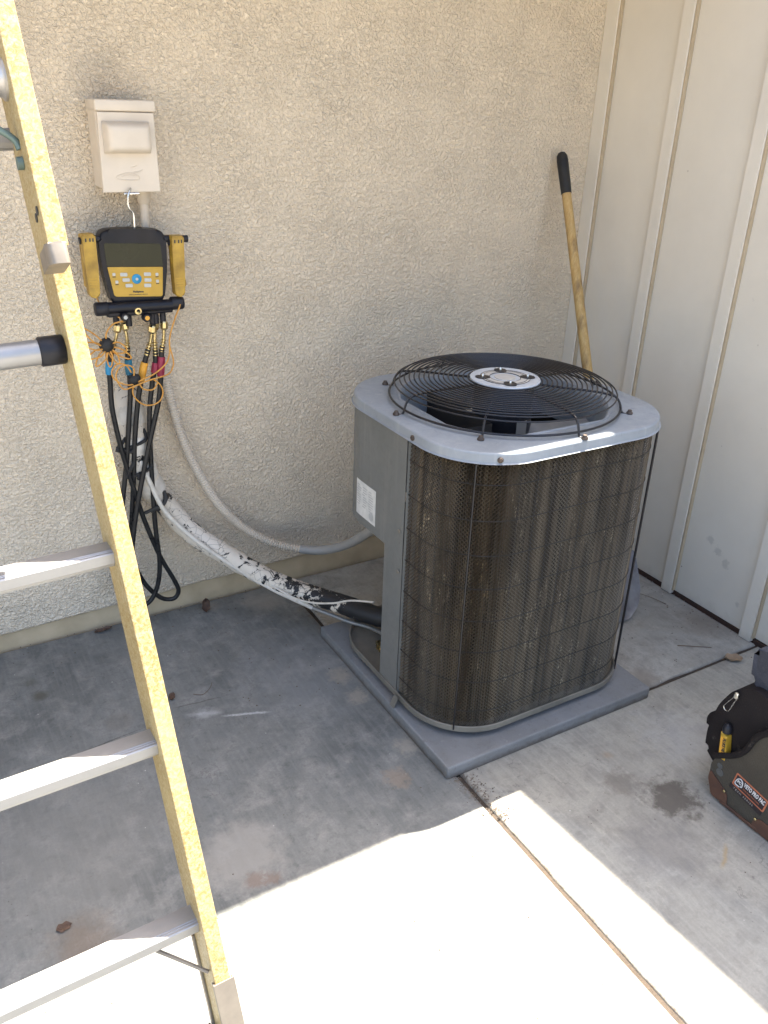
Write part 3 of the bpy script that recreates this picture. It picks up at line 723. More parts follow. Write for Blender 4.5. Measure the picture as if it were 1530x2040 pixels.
# ------------------------------------------------------------------ lines from the wall to the condenser
sl_ = thing('insulated_suction_pipe', (-1.79, -.045, .70), 'thick white insulated pipe with peeling black patches curving from wall to condenser', 'pipe')
SP = [(-1.791, .02, .80), (-1.793, -.030, .775), (-1.797, -.06, .70), (-1.789, -.066, .61), (-1.758, -.070, .515), (-1.726, -.075, .455), (-1.65, -.10, .34), (-1.551, -.15, .254), (-1.445, -.24, .185), (-1.357, -.33, .154), (-1.267, -.45, .145), (-1.199, -.58, .150), (-1.12, -.66, .16)]
P = catmull(SP, 10); mm = len(P); rr_ = np.interp(np.linspace(0, 1, mm), [0, .1, .2, .3, .4, .6, 1], [.040, .046, .043, .041, .036, .034, .033])+RNG.normal(0, .0007, mm)
MB().tube(P, rr_, 20).build('insulation', 'peel', sl_, ang=60)
wr = MB()
for j, (i, dr) in enumerate(((14, .0035), (24, .003), (33, .003), (40, .003))):
    wr.tube(P[i-3:i+4], [rr_[i]+.0005, rr_[i]+dr, rr_[i]+dr, rr_[i]+.0005], 20)
wr.build('tape_wrap', 'whiteline', sl_)
for i in (19, 29, 44):
    c = P[i]; tw = MB()
    for kk in range(3):
        a = RNG.uniform(0, 6.28); tw = MB(); tw.tube([c+np.array([math.cos(a)*.03, -.03, math.sin(a)*.02]), c+np.array([math.cos(a)*.05-.02, -.05, -.03+math.sin(a)*.02]), c+np.array([-.05+.02*kk, -.04, -.045])], .006, 6, 4).build('torn_insulation', 'rubber', sl_)
ll = thing('liquid_line', (-1.77, -.11, .54), 'slim white painted line running below the thick insulated pipe', 'pipe')
LPt = [(-1.80, -.055, .70), (-1.792, -.10, .62), (-1.77, -.115, .54), (-1.733, -.125, .44), (-1.648, -.15, .33), (-1.532, -.20, .221), (-1.441, -.28, .160), (-1.339, -.38, .112)]
MB().tube(LPt, .0078, 10, 8).build('painted_tube', 'whiteline', ll)
MB().tube([LPt[-1], (-1.29, -.435, .098), (-1.25, -.49, .091), (-1.21, -.55, .093), (-1.19, -.63, .10)], .0068, 10, 6).build('bare_tube', 'copper', ll)
cw = MB().tube([(-1.445, -.285, .178), (-1.40, -.36, .158), (-1.36, -.42, .160), (-1.318, -.49, .185), (-1.275, -.53, .205), (-1.231, -.60, .225)], .0032, 6, 6).build('control_wire', 'whiteline', loc=(-1.44, -.28, .178))
tag(cw, 'thin white wire draped over the black end of insulated pipe', 'wire')
fc = thing('flexible_conduit', (-1.68, -.04, .95), 'ribbed beige flexible conduit curving down the wall to the condenser', 'conduit')
CPt = [(-1.704, -.036, 1.16), (-1.690, -.038, 1.06), (-1.68, -.040, .954), (-1.677, -.04, .876), (-1.661, -.045, .753), (-1.634, -.05, .631), (-1.589, -.055, .51), (-1.528, -.06, .389), (-1.445, -.07, .289), (-1.356, -.10, .228), (-1.272, -.15, .208)]
Pc = catmull(CPt, 60); d = np.concatenate([[0], np.cumsum(np.linalg.norm(np.diff(Pc, axis=0), axis=1))])
kk = np.arange(0, d[-1], .0013); Pc = np.stack([np.interp(kk, d, Pc[:, i]) for i in range(3)], 1)
MB().tube(Pc, list(.0134+.0026*np.sin(kk*2*PI/.0088)), 14).build('ribbed_sleeve', 'conduit', fc, ang=80)
MB().tube([(-1.276, -.147, .2085), (-1.235, -.18, .209), (-1.195, -.23, .228), (-1.16, -.30, .275), (-1.14, -.38, .345), (-1.12, -.46, .42)], [.0155, .0165, .016, .016, .016], 16, 8).build('smooth_end', 'conduit_grey', fc)

# ------------------------------------------------------------------ disconnect box
db = thing('disconnect_box', (-1.742, 0, 1.51), 'beige metal electrical disconnect box mounted on the stucco wall', 'electrical box')
BX0, BX1, BZ0, BZ1, BD = -1.818, -1.664, 1.402, 1.628, -.098
MB().box((BX0, BD+.012, BZ0+.010), (BX1, .0, BZ1-.006), .003).build('enclosure', 'box', db)
def trap(u, v, w_): return (u, BD+.010-w_, v)
cov = MB().prism([(BX0-.001, BZ0), (BX1+.001, BZ0), (BX1-.002, BZ1-.028), (BX0+.003, BZ1-.028)], trap, .010, .0025).build('front_cover', 'box', db)
MB().box((BX0-.003, BD-.006, BZ1-.0265), (BX1+.003, .0, BZ1+.002), .006, 3).build('rain_hood', 'box', db)
def pillow(x0, x1, z0, z1, y, dep, n=20, m=18, pw=6):
    V = []; F = []
    for j in range(m+1):
        for i in range(n+1):
            u = i/n*2-1; v = j/m*2-1
            h = max(0, 1-abs(u)**10)**.5*max(0, 1-abs(v)**pw)**.6
            V.append((x0+(x1-x0)*i/n, y-dep*h, z0+(z1-z0)*j/m))
    for j in range(m):
        for i in range(n): k = j*(n+1)+i; F.append((k, k+1, k+n+2, k+n+1))
    return MB().add(V, F)
pillow(-1.806, -1.682, 1.500, 1.578, BD-.0005, .040).build('raised_handle_cover', 'box', cov, ang=80)
y_ = BD-.0008
em = MB().tube([(-1.782, y_, 1.441), (-1.772, y_, 1.435), (-1.745, y_, 1.433), (-1.722, y_, 1.434), (-1.719, y_, 1.440), (-1.728, y_, 1.447), (-1.745, y_, 1.4515), (-1.766, y_, 1.448)], .0013, 6, 4, closed=True)
em.tube([(-1.768, y_, 1.4415), (-1.750, y_, 1.4465), (-1.730, y_, 1.4435)], .0010, 6, 4)
em.tube([(-1.735, y_, 1.4525), (-1.722, y_, 1.454), (-1.708, y_, 1.4585)], .0013, 6, 4); em.tube([(-1.738, y_, 1.465), (-1.722, y_, 1.470)], .0009, 6, 3)
em.build('embossed_emblem', 'box', cov)
MB().box((-1.765, BD-.003, BZ0-.006), (-1.722, BD+.012, BZ0-.0008), .0015).build('latch_tab', 'steel', db)
cn = thing('rigid_conduit', (-1.70, -.04, 1.39), 'short beige conduit stub between the disconnect box and the gauge', 'conduit')
MB().lathe([(.021, 0), (.021, -.010), (.0175, -.014), (.0175, -.030), (.0145, -.034)][::-1], (-1.697, -.042, 1.4005), (0, 0, 1), 18).build('coupling', 'conduit', cn)
MB().tube([(-1.697, -.042, 1.38), (-1.699, -.040, 1.27), (-1.704, -.036, 1.15)], .0125, 14, 4).build('stub_pipe', 'conduit', cn)

# ------------------------------------------------------------------ digital manifold gauge
GY = -.122
dg = thing('digital_manifold_gauge', (-1.757, -.10, 1.20), 'black digital manifold gauge with yellow keypad and dark screen hanging by a hook', 'gauge')
hk = MB().tube([(-1.744, -.088, 1.404), (-1.748, -.104, 1.412), (-1.756, -.112, 1.400), (-1.760, -.113, 1.378), (-1.757, -.112, 1.362), (-1.747, -.108, 1.349), (-1.746, -.106, 1.32), (-1.748, -.105, 1.29)], .0032, 8, 6).build('hook', 'steel', dg)
fr = lambda u, v, w_: (u, GY+.040-w_, v)
def rpoly(cs, r, n=6):
    out = []; m = len(cs)
    for i in range(m):
        p = np.array(cs[i], float); a = np.array(cs[i-1], float)-p; b = np.array(cs[(i+1) % m], float)-p
        a /= np.linalg.norm(a); b /= np.linalg.norm(b); la = np.linalg.norm(np.array(cs[i-1], float)-p); lb = np.linalg.norm(np.array(cs[(i+1) % m], float)-p); rr = min(r[i] if hasattr(r, '__len__') else r, .42*la, .42*lb)
        for k in range(n+1):
            t = k/n; out.append(tuple(p+a*rr*(1-t)**2+b*rr*t**2))
    return out
body = rpoly([(-1.832, 1.108), (-1.684, 1.104), (-1.668, 1.20), (-1.664, 1.304), (-1.757, 1.312), (-1.850, 1.311), (-1.851, 1.22)], [.02, .02, .02, .032, .05, .032, .03])
MB().prism(body, fr, .040, .009, 3).build('case', 'body', dg)
MB().prism(rpoly([(-1.836, 1.214), (-1.680, 1.206), (-1.6835, 1.268), (-1.8385, 1.276)], .006, 3), fr, .0412).build('screen', 'lcd', dg)
face = MB().prism(rpoly([(-1.824, 1.131), (-1.688, 1.122), (-1.681, 1.2045), (-1.8355, 1.2125)], [.008, .006, .003, .003], 3), fr, .0418, .0008).build('keypad_plate', 'gyellow', dg)
for (bx, bz) in ((-1.793, 1.190), (-1.788, 1.175), (-1.781, 1.159), (-1.727, 1.187), (-1.727, 1.171), (-1.729, 1.156)):
    MB().prism(rpoly([(bx-.010, bz-.0045), (bx+.010, bz-.0055), (bx+.010, bz+.0045), (bx-.010, bz+.0055)], .003, 3), fr, .0435, .0008).build('key', 'button', face)
for (bx, bz) in ((-1.820, 1.191), (-1.814, 1.170), (-1.700, 1.184), (-1.700, 1.165)):
    MB().prism(rpoly([(bx-.004, bz-.003), (bx+.004, bz-.003), (bx+.004, bz+.005), (bx-.004, bz+.005)], .002, 3), fr, .0430).build('key', 'button', face)
    MB().prism([(bx-.0045, bz-.0072), (bx+.0045, bz-.0072), (bx+.0045, bz-.0048), (bx-.0045, bz-.0048)], fr, .0422).build('key_caption', 'ink', face)
MB().lathe([(.0135, 0), (.0135, .0025), (.0115, .004)], (-1.7585, GY-.0015, 1.176), (0, -1, 0), 20).build('centre_key', 'blue', face)
MB().lathe([(.004, 0), (.004, .0008)], (-1.7585, GY-.0055, 1.176), (0, -1, 0), 10).build('centre_key_mark', 'button', face)
text('Fieldpiece', .0075, (-1.757, GY-.0022, 1.1405), (1, 0, -.04), (0, 0, 1), 'ink', face, bold=.0003, align='CENTER')
text('DIGITAL MANIFOLD + VACUUM', .0037, (-1.757, GY-.0022, 1.1325), (1, 0, -.04), (0, 0, 1), 'ink', face, align='CENTER')
# manifold block
mbk = MB().box((-1.852, GY-.014, 1.076), (-1.664, GY+.026, 1.108), .005).build('manifold_block', 'body', dg)
for x0, x1 in ((-1.882, -1.846), (-1.668, -1.626)):
    MB().lathe([(.016, 0), (.019, .003), (.019, .034), (.016, .038)], (x0, GY-.002, 1.1005), (1, 0, -.02), 20).build('knob', 'black', dg)
MB().cyl((-1.85, GY-.004, 1.101), (-1.665, GY-.006, 1.097), .0165, 18).build('valve_tube', 'body', mbk)
for x, z, m, r in ((-1.806, 1.077, 'button', .0055), (-1.745, 1.070, 'amber', .0065)):
    MB().lathe([(.0125, 0), (.0125, .014), (.010, .018)], (x, GY-.010, z), (0, -1, 0), 18).build('port_cap', 'body', mbk)
    MB().lathe([(r, 0), (r, .0012)], (x, GY-.028, z), (0, -1, 0), 14).build('port_badge', m, mbk)
MB().lathe([(.0095, 0), (.0105, .004), (.0095, .010), (.0055, .0105), (.005, .004)], (-1.767, GY-.012, 1.090), (0, -1, 0), 18).build('sight_glass', 'brass', mbk)
MB().cyl((-1.895, GY+.012, 1.288), (-1.60, GY+.012, 1.276), .010, 12).build('clamp_bar', 'black', dg)
for x, z0_ in ((-1.825, 1.080), (-1.79, 1.080), (-1.722, 1.078), (-1.712, 1.08), (-1.691, 1.08)):
    MB().cyl((x, GY+.004, z0_), (x, GY+.004, z0_-.035), .009, 12).build('hose_port', 'black', mbk)
# pipe clamps
def clamp(x, zt, lean, label, tail):
    t = thing('pipe_clamp', (x, GY-.01, zt-.08), label, 'pipe clamp', 'yellow pipe clamps on the gauge sides')
    L = .168
    f2 = lambda u, v, w_: (x+u-lean*v/L, GY+.014-w_, zt-v)
    MB().prism(rpoly([(-.017, 0), (.017, 0), (.0165, L*.6), (.014, L), (-.013, L), (-.0165, L*.6)], [.004, .004, .03, .011, .011, .03], 4), f2, .034, .005).build('front_jaw', 'gyellow_worn', t)
    f3 = lambda u, v, w_: (x+u+(.022 if tail else -.002)*v/L*1.15-lean*v/L, GY+.056-w_, zt-v-.006)
    MB().prism(rpoly([(-.012, 0), (.014, 0), (.013, L*.86), (-.009, L*.86)], .006, 4), f3, .030, .004).build('rear_jaw', 'gyellow_worn', t)
    for sgn in (-1, 1):
        MB().cyl((x+sgn*.0165, GY+.006, zt-.019), (x+sgn*.0215, GY+.006, zt-.0195), .0095, 14).build('pivot_cap', 'black', t)
    for dx in (-.009, .002, .010):
        MB().prism([(dx-.0022, .010), (dx+.0018, .010), (dx+.0018, .019), (dx-.0022, .019)], f2, .0345).build('print_mark', 'ink', t)
    for dv in (.115, .122, .129, .136):
        MB().prism([(-.010, dv), (.010, dv), (.010, dv+.002), (-.010, dv+.002)], f2, .0352).build('grip_ridge', 'gyellow', t)
    return t
cl = clamp(-1.8795, 1.303, 0.001, 'yellow pipe clamp hooked on the left side of the gauge', False)
cr = clamp(-1.6375, 1.289, 0.004, 'yellow pipe clamp hooked on the right side of the gauge', True)
CY = -.142
MB().tube([(-1.639, CY+.02, 1.118), (-1.645, CY, 1.098), (-1.66, CY, 1.066), (-1.678, CY, 1.022), (-1.685, CY, .985), (-1.677, CY, .94), (-1.681, CY, .915), (-1.70, CY-.006, .898), (-1.756, CY-.01, .889), (-1.80, CY-.008, .876), (-1.827, CY, .868), (-1.842, CY, .885), (-1.848, CY, .912), (-1.835, CY, .934), (-1.812, CY, .938), (-1.795, CY, .925), (-1.80, CY-.004, .895)], .0022, 6, 6).build('cable', 'orange_wire', cr)
MB().tube([(-1.683, CY+.004, .99), (-1.688, CY, .955), (-1.70, CY, .930), (-1.735, CY-.004, .906), (-1.775, CY-.008, .893), (-1.815, CY-.004, .880), (-1.852, CY, .900), (-1.858, CY, .925), (-1.842, CY, .944), (-1.818, CY, .940), (-1.803, CY, .915)], .0022, 6, 6).build('cable', 'orange_wire', cr)
MB().tube([(-1.742, CY, .888), (-1.722, CY, .868), (-1.716, CY, .842), (-1.728, CY, .818), (-1.755, CY, .809), (-1.782, CY, .818), (-1.803, CY, .845), (-1.80, CY, .872), (-1.77, CY, .885)], .0022, 6, 6).build('cable', 'orange_wire', cr)
MB().tube([(-1.785, CY-.004, .88), (-1.772, CY-.006, .862), (-1.745, CY-.004, .858), (-1.73, CY, .874)], .0022, 6, 6).build('cable', 'orange_wire', cr)
MB().lathe([(.006, -.018), (.014, -.012), (.017, 0), (.013, .012), (.005, .018)], (-1.795, CY+.004, .893), (.8, 0, .5), 10).build('cable_tie', 'rubber', cr)
LC = np.array((-1.864, CY, .997))
ct = MB()
MB().tube([(-1.872, GY+.03, 1.16), (-1.862, GY+.02, 1.11), (-1.835, CY+.02, 1.085), (-1.812, CY, 1.068), (-1.840, CY, 1.060), (-1.862, CY, 1.035), LC], .0022, 6, 6).build('cable', 'orange_wire', cl)
for ex, ez, bul in ((-1.922, 1.052, .012), (-1.925, 1.012, .012), (-1.918, .972, .012), (-1.898, .950, .012), (-1.862, .944, .010), (-1.838, .950, .012), (-1.805, .962, .014), (-1.815, .985, .022)):
    e = np.array((ex, CY-.006, ez)); dv = e-LC; pv = np.array((-dv[2], 0, dv[0])); pv /= np.linalg.norm(pv); sgn = 1 if ex < LC[0] else 1
    MB().tube([LC, LC+dv*.45+pv*bul*.9+(0, -.008, 0), e+pv*bul*.35, e-pv*bul*.35, LC+dv*.5-pv*bul*.6+(0, .004, 0), LC], .0022, 6, 6).build('cable', 'orange_wire', cl)
MB().lathe([(.008, -.02), (.019, -.012), (.021, 0), (.018, .012), (.007, .02)], LC+(0, .004, .004), (.5, .1, -.8), 12).build('cable_tie', 'rubber', cl)

# ------------------------------------------------------------------ hoses
HY = -.115
def hose(pts, mcol, label, i_fit, i_col, name='refrigerant_hose', dy=0.0, r=.0078):
    P = [np.array(p) for p in pts]; t = thing(name, P[0], label, 'hose', 'charging hoses below the gauge')
    C = catmull(P, 10); n0 = i_fit*10
    MB().tube(C[n0-4:], r, 10).build('hose_tube', 'hose', t, ang=80)
    # brass nut and barbed stem
    d0 = C[1]-C[0]; d0 /= np.linalg.norm(d0)
    MB().lathe([(.0085, -.010), (.0115, -.006), (.0115, .008), (.0095, .013), (.006, .015)], C[0], d0, 8).build('brass_nut', 'brass', t, smooth=False)
    nn = 60; st = C[2:n0+2]; dd = np.concatenate([[0], np.cumsum(np.linalg.norm(np.diff(st, axis=0), axis=1))]); q = np.linspace(0, dd[-1], nn)
    S = np.stack([np.interp(q, dd, st[:, i]) for i in range(3)], 1)
    rr = np.where(q/dd[-1] > .5, .0062+.0018*np.sign(np.sin(q*2*PI/.009)), .0048)
    MB().tube(S, list(rr), 10).build('brass_stem', 'brass', t, ang=30)
    MB().tube(C[i_col*10-4:i_col*10+5], [.0105, .0112, .0112, .0105], 14).build('colour_sleeve', mcol, t)
    return t
def drop(L, y0=HY, y1=HY): return [(p[0], y0+(y1-y0)*i/(len(L)-1), p[1]) for i, p in enumerate(L)]
hose(drop([(-1.825, 1.045), (-1.833, 1.013), (-1.848, .975), (-1.859, .930), (-1.861, .880), (-1.863, .812), (-1.856, .732), (-1.843, .640), (-1.825, .545), (-1.799, .417), (-1.761, .280), (-1.719, .173), (-1.708, .127), (-1.728, .102), (-1.771, .119), (-1.819, .190), (-1.85, .30), (-1.865, .45)], -.125, -.09), 'blue', 'black hose with bright blue sleeve, leftmost below the gauge, crossing into a long loop', 2, 3)
hose(drop([(-1.800, 1.044), (-1.797, 1.005), (-1.799, .965), (-1.800, .925), (-1.802, .850), (-1.817, .742), (-1.837, .614), (-1.859, .50), (-1.877, .381), (-1.896, .239), (-1.90, .16)], -.105, -.10), 'teal', 'black hose with dark teal sleeve behind the orange cable bundle', 2, 3)
hose(drop([(-1.728, 1.034), (-1.735, .998), (-1.748, .958), (-1.762, .912), (-1.785, .816), (-1.805, .691), (-1.820, .561), (-1.835, .442), (-1.853, .302), (-1.867, .175), (-1.87, .14)], -.130, -.085), 'amber', 'black hose with amber yellow sleeve in the middle below the gauge', 2, 3)
hose(drop([(-1.713, 1.040), (-1.719, .990), (-1.720, .950), (-1.724, .912), (-1.737, .865), (-1.754, .764), (-1.762, .617), (-1.766, .481), (-1.767, .373), (-1.764, .262), (-1.776, .179), (-1.803, .124), (-1.834, .113), (-1.858, .16), (-1.875, .30)], -.112, -.105), 'red', 'black hose with dark red sleeve ending in the lowest rounded loop', 2, 3)
hose(drop([(-1.690, 1.040), (-1.695, .995), (-1.703, .965), (-1.708, .925), (-1.723, .823), (-1.750, .731), (-1.783, .621), (-1.814, .508), (-1.838, .408), (-1.857, .304), (-1.874, .196), (-1.88, .15)], -.120, -.125), 'red', 'black hose with dark red sleeve, rightmost below the gauge', 2, 3)

# ------------------------------------------------------------------ ladder
LO = np.array((-2.14737, -1.61511, .45221)); LU = np.array((-.02929, .36310, .93129)); LU /= np.linalg.norm(LU)
LX = np.array((1., 0, 0)); LX -= LU*(LX@LU); LX /= np.linalg.norm(LX); LN = np.cross(LX, LU)
lw = lambda x, n, s: LO+LX*x+LN*n+LU*s
lad = thing('extension_ladder', tuple(lw(-.2, 0, -.48)), 'yellow fiberglass extension ladder with aluminium rungs leaning against the house', 'ladder')
def rail(x0, sgn, noff, s0, s1, name='rail', D=.045, wd=.0258, tk=.0042):
    # channel section: web on the inside, flanges pointing outward
    S = [(0, -D), (wd, -D), (wd, -D+tk), (tk, -D+tk), (tk, D-tk), (wd, D-tk), (wd, D), (0, D)]
    S = [(x0+sgn*a, b+noff) for a, b in S]
    fr_ = lambda u, v, w_: lw(u, v, s0+w_)
    bm = bmesh.new(); n = 8
    A = [bm.verts.new(Vector(fr_(*p, 0))) for p in S]; B = [bm.verts.new(Vector(fr_(*p, s1-s0))) for p in S]
    bm.faces.new(A[::-1]); bm.faces.new(B)
    el_ = []
    for i in range(n): bm.faces.new((A[i], A[(i+1) % n], B[(i+1) % n], B[i]))
    bm.edges.ensure_lookup_table()
    lng = [e for e in bm.edges if (e.verts[0] in A) != (e.verts[1] in A)]
    bmesh.ops.recalc_face_normals(bm, faces=bm.faces[:])
    bmesh.ops.bevel(bm, geom=lng, offset=.0014, segments=2, profile=.5, affect='EDGES')
    mb = MB().addbm(bm); bm.free()
    return mb.build(name, 'fiber', lad)
RW = .42
rail(0, 1, 0, -.23, 3.45); rail(-RW, -1, 0, -.23, 3.45)
FN = .088; FS0 = 1.036; FXO = -.013
rail(FXO, 1, FN, FS0, 4.35); rail(FXO-RW+.012, -1, FN, FS0, 4.35)
# D-shaped rungs with a flat tread
def drung(s, noff=0, x0=0, x1=-RW, mat='alu_x'):
    up = np.array((0, 0, 1.)); fw = np.array((0, -1., 0))
    c = lw(0, noff, s); sec = []
    prof = [(-.021, .006), (-.020, .009), (.0195, .009), (.0212, .0075), (.0212, -.008), (.017, -.015), (.006, -.0195), (-.006, -.0195), (-.016, -.013), (-.0205, -.004)]
    gr_ = []
    for a, b in prof: sec.append(c+fw*a+up*b)
    dx = LX
    V = np.concatenate([np.array(sec)+dx*x0, np.array(sec)+dx*x1]); n = len(sec)
    F = [(i, (i+1) % n, n+(i+1) % n, n+i) for i in range(n)]+[tuple(range(n))[::-1], tuple(range(n, 2*n))]
    mb = MB().add(V, F)
    for a in (.0105, .0150): mb.tube([c+fw*a+up*.0092+dx*x0, c+fw*a+up*.0092+dx*x1], .0009, 4)
    return mb.build('rung', mat, lad, ang=25, fixn=True)
for k in range(3): drung(.305*k)
for k in range(4, 11): drung(.305*k)
c0, c1 = lw(.0, 0, .918), lw(-RW, 0, .918)
MB().cyl(c0, c1, .0185, 24).build('rung', 'alu_x', lad)
sv = MB().cyl(lw(0, 0, .918), lw(-.036, 0, .918), .0215, 24, .002).build('rung_sleeve', 'black', lad)
for k in range(11):
    s = FS0+.225+k*.305
    if s > 4.2: break
    MB().cyl(lw(FXO, FN, s), lw(FXO-RW, FN, s), .0175, 20).build('rung', 'alu_x', lad)
    MB().lathe([(.026, 0), (.026, .003), (.0215, .006), (.0205, .014), (.0185, .016)], lw(FXO, FN, s), -LX, 24).build('rung_ferrule', 'alu', lad)
# end cap of the upper section
ecp = MB()
fr_ = lambda u, v, w_: lw(FXO-.004+u, FN-.0465-.0+v, FS0-.024+w_)
ecp.prism(rpoly([(0, .03), (.027, .03), (.027, .094), (.023, .098), (.006, .098), (0, .09)], .006, 3), fr_, .028, .003)
ecp.build('end_cap', 'bracket', lad)
for (nn_, ss) in ((.010, .045), (.026, .05)):
    c = lw(FXO-.0004, FN+nn_-.0, FS0+ss); MB().lathe([(.0001, 0), (.006, 0), (.006, .0012)], c, -LX, 14).build('rail_hole', 'ink', lad)
gb = MB().tube([lw(FXO-.001, FN+.004, FS0+.135), lw(FXO-.008, FN+.006, FS0+.15), lw(FXO-.045, FN+.012, FS0+.172), lw(FXO-.10, FN+.015, FS0+.205)], .0048, 8, 4).build('guide_rod', 'green_rod', lad)
MB().cyl(lw(FXO-.0005, FN+.002, FS0+.118), lw(FXO-.008, FN+.002, FS0+.118), .0085, 10).build('guide_boss', 'green_rod', lad)
# foot
def bracket(x0, sgn):
    D = .0485
    for nm, S in (('foot_bracket', [(-.003, D-.012), (-.003, D), (.031, D), (.031, D-.012), (.0285, D-.012), (.0285, D-.003), (-.0005, D-.003), (-.0005, D-.012)]),):
        MB().prism([(x0+sgn*a, b) for a, b in S], lambda u, v, w_: lw(u, v, -.40+w_), .305).build(nm, 'bracket', lad)
    MB().prism([(x0+sgn*a, b) for a, b in [(-.004, -D), (-.001, -D), (-.001, -D+.014), (-.004, -D+.014)]], lambda u, v, w_: lw(u, v, -.31+w_), .26).build('back_strap', 'bracket', lad)
    MB().tube([lw(x0-sgn*.075, -.006, -.020), lw(x0-sgn*.002, .026, -.082)], .0036, 6).build('brace', 'bracket', lad)
    MB().box(*[np.array(lw(x0, 0, -.44))+np.array(q) for q in ((-.005*sgn, -.05, -.05), (.04*sgn, .055, .0))], .006).build('shoe', 'rubber', lad)
    MB().cyl(lw(x0-sgn*.014, 0, -.345), lw(x0+sgn*.045, 0, -.345), .010, 10).build('shoe_bolt', 'steel', lad)
    MB().prism([(x0-sgn*.002, -.03), (x0+sgn*.0, -.03), (x0+sgn*.0, .03), (x0-sgn*.002, .03)], lambda u, v, w_: lw(u, v, -.43+w_), .20).build('shoe_plate', 'black', lad)
    MB().prism([(x0-sgn*.030, -.040), (x0-sgn*.004, -.046), (x0-sgn*.004, .030), (x0-sgn*.016, .034), (x0-sgn*.026, .012), (x0-sgn*.020, -.004), (x0-sgn*.034, -.016)], lambda u, v, w_: lw(u, v-.35*w_, -.25+w_), .028, .002).build('shoe_hinge', 'rust', lad)
    MB().cyl(lw(x0-sgn*.026, -.012, -.250), lw(x0-sgn*.006, -.012, -.250), .012, 12).build('hinge_bolt', 'alu', lad)
    MB().prism(rpoly([(x0+sgn*.030, .046), (x0+sgn*.040, .046), (x0+sgn*.040, .055), (x0+sgn*.030, .055)], .002, 2), lambda u, v, w_: lw(u, v-.008, -.30+w_), .022).build('rivet', 'bracket', lad)
bracket(0, 1); bracket(-RW, -1)

# ------------------------------------------------------------------ shovel behind the condenser
sh = thing('shovel', (-.24, -.72, 0), 'long wooden handled shovel with black grip leaning in the corner behind condenser', 'shovel')
ha, hb = np.array((-.182, -.040, 1.505)), np.array((-.262, -.63, .22))
hd = (hb-ha)/np.linalg.norm(hb-ha)
MB().tube([ha+hd*.10, ha+hd*.5, ha+hd*.9, hb], [.0165, .0178, .0185, .0195], 14, 3).build('handle', 'wood', sh)
MB().tube([ha, ha+hd*.004, ha+hd*.014, ha+hd*.03, ha+hd*.12, ha+hd*.148], [.004, .013, .0185, .0205, .0195, .0185], 16).build('grip', 'rubber', sh)
V = []; F = []; bx = np.array((1, 0, 0)); L_ = .30
bt = np.array((-.335, -.82, .012)); bd_ = (bt-hb)/np.linalg.norm(bt-hb); bn = np.cross(bx, bd_)
for j in range(11):
    t = j/10; wv = .105*min(1, (.35+t*3))*(1 if t < .6 else math.sqrt(max(0.02, 1-((t-.6)/.42)**2)))
    for i in range(9):
        u = i/8*2-1; V.append(hb+(bt-hb)*t+bx*u*wv-bn*.022*(u*u)*(1-t*.6))
for j in range(10):
    for i in range(8): k = j*9+i; F.append((k, k+1, k+10, k+9))
MB().add(V, F).build('blade', 'blade_steel', sh)
MB().tube([hb-hd*.13, hb, hb+(bt-hb)*.22], [.0205, .021, .012], 12, 3).build('socket', 'blade_steel', sh)

# ------------------------------------------------------------------ tool bag
bg_ = thing('tool_bag', (-.64, -1.75, 0), 'olive canvas tool bag with brown leather corners standing at the right edge', 'tool bag')
BXF = -.772
def bagbody(profile, xf, xb, name, m, bev=.018, bulge=.0):
    fr_ = lambda u, v, w_: (xb-w_, u, v)
    return MB().prism(rpoly(profile, [.02]*len(profile), 5), fr_, xb-xf, bev, 4, caponly=True)
bp = [(-1.585, .004), (-1.553, .045), (-1.548, .105), (-1.572, .140), (-1.606, .165), (-1.632, .205), (-1.650, .262), (-1.69, .318), (-1.97, .33), (-2.0, .30), (-1.995, .004)]
bagbody(bp, BXF, -.50, 'body', 'olive').build('canvas_body', 'olive', bg_, ang=60)
bp2 = [(-1.56, .07), (-1.505, .11), (-1.500, .17), (-1.515, .26), (-1.545, .325), (-1.60, .365), (-1.68, .35), (-1.68, .07)]
bagbody(bp2, BXF+.020, -.52, 'pocket', 'blackfab', .014).build('end_pocket', 'blackfab', bg_, ang=60)
MB().prism(rpoly([(-1.512, .150), (-1.488, .160), (-1.482, .190), (-1.492, .215), (-1.525, .235), (-1.56, .235), (-1.56, .16)], .016, 4), lambda u, v, w_: (-.60-w_, u, v), .140, .012, 3).build('pouch', 'blackfab', bg_, ang=60)
MB().prism(rpoly([(-1.600, .345), (-1.565, .365), (-1.555, .45), (-1.62, .47), (-1.80, .46), (-1.80, .33), (-1.67, .318)], .014, 4), lambda u, v, w_: (-.50-w_, u, v), .225, .015, 3).build('slate_flap', 'slatefab', bg_, ang=60)
# rolled binding along the open edge
MB().tube([(BXF-.002, -1.553, .125), (BXF-.004, -1.580, .147), (BXF-.004, -1.608, .170), (BXF-.004, -1.634, .208), (BXF-.004, -1.652, .262), (BXF-.004, -1.70, .322)], .008, 8, 6).build('edge_binding', 'blackfab', bg_)
def onface(poly, m, name, d0=.0006, d=.0022, bev=.0008, parent=bg_):
    return MB().prism(poly, lambda u, v, w_: (BXF-d0-w_, u, v), d, bev).build(name, m, parent)
onface(rpoly([(-1.572, .006), (-1.552, .05), (-1.552, .078), (-1.604, .050), (-1.616, .038), (-1.622, .010)], .008, 4), 'leather', 'leather_corner', d=.003)
onface(rpoly([(-1.700, .030), (-1.716, .046), (-1.80, .040), (-1.99, .040), (-1.99, .005), (-1.70, .005)], .008, 4), 'leather', 'leather_corner', d=.003)
onface([(-1.60, .004), (-1.72, .004), (-1.72, .013), (-1.60, .013)], 'leather', 'base_binding', d=.004)
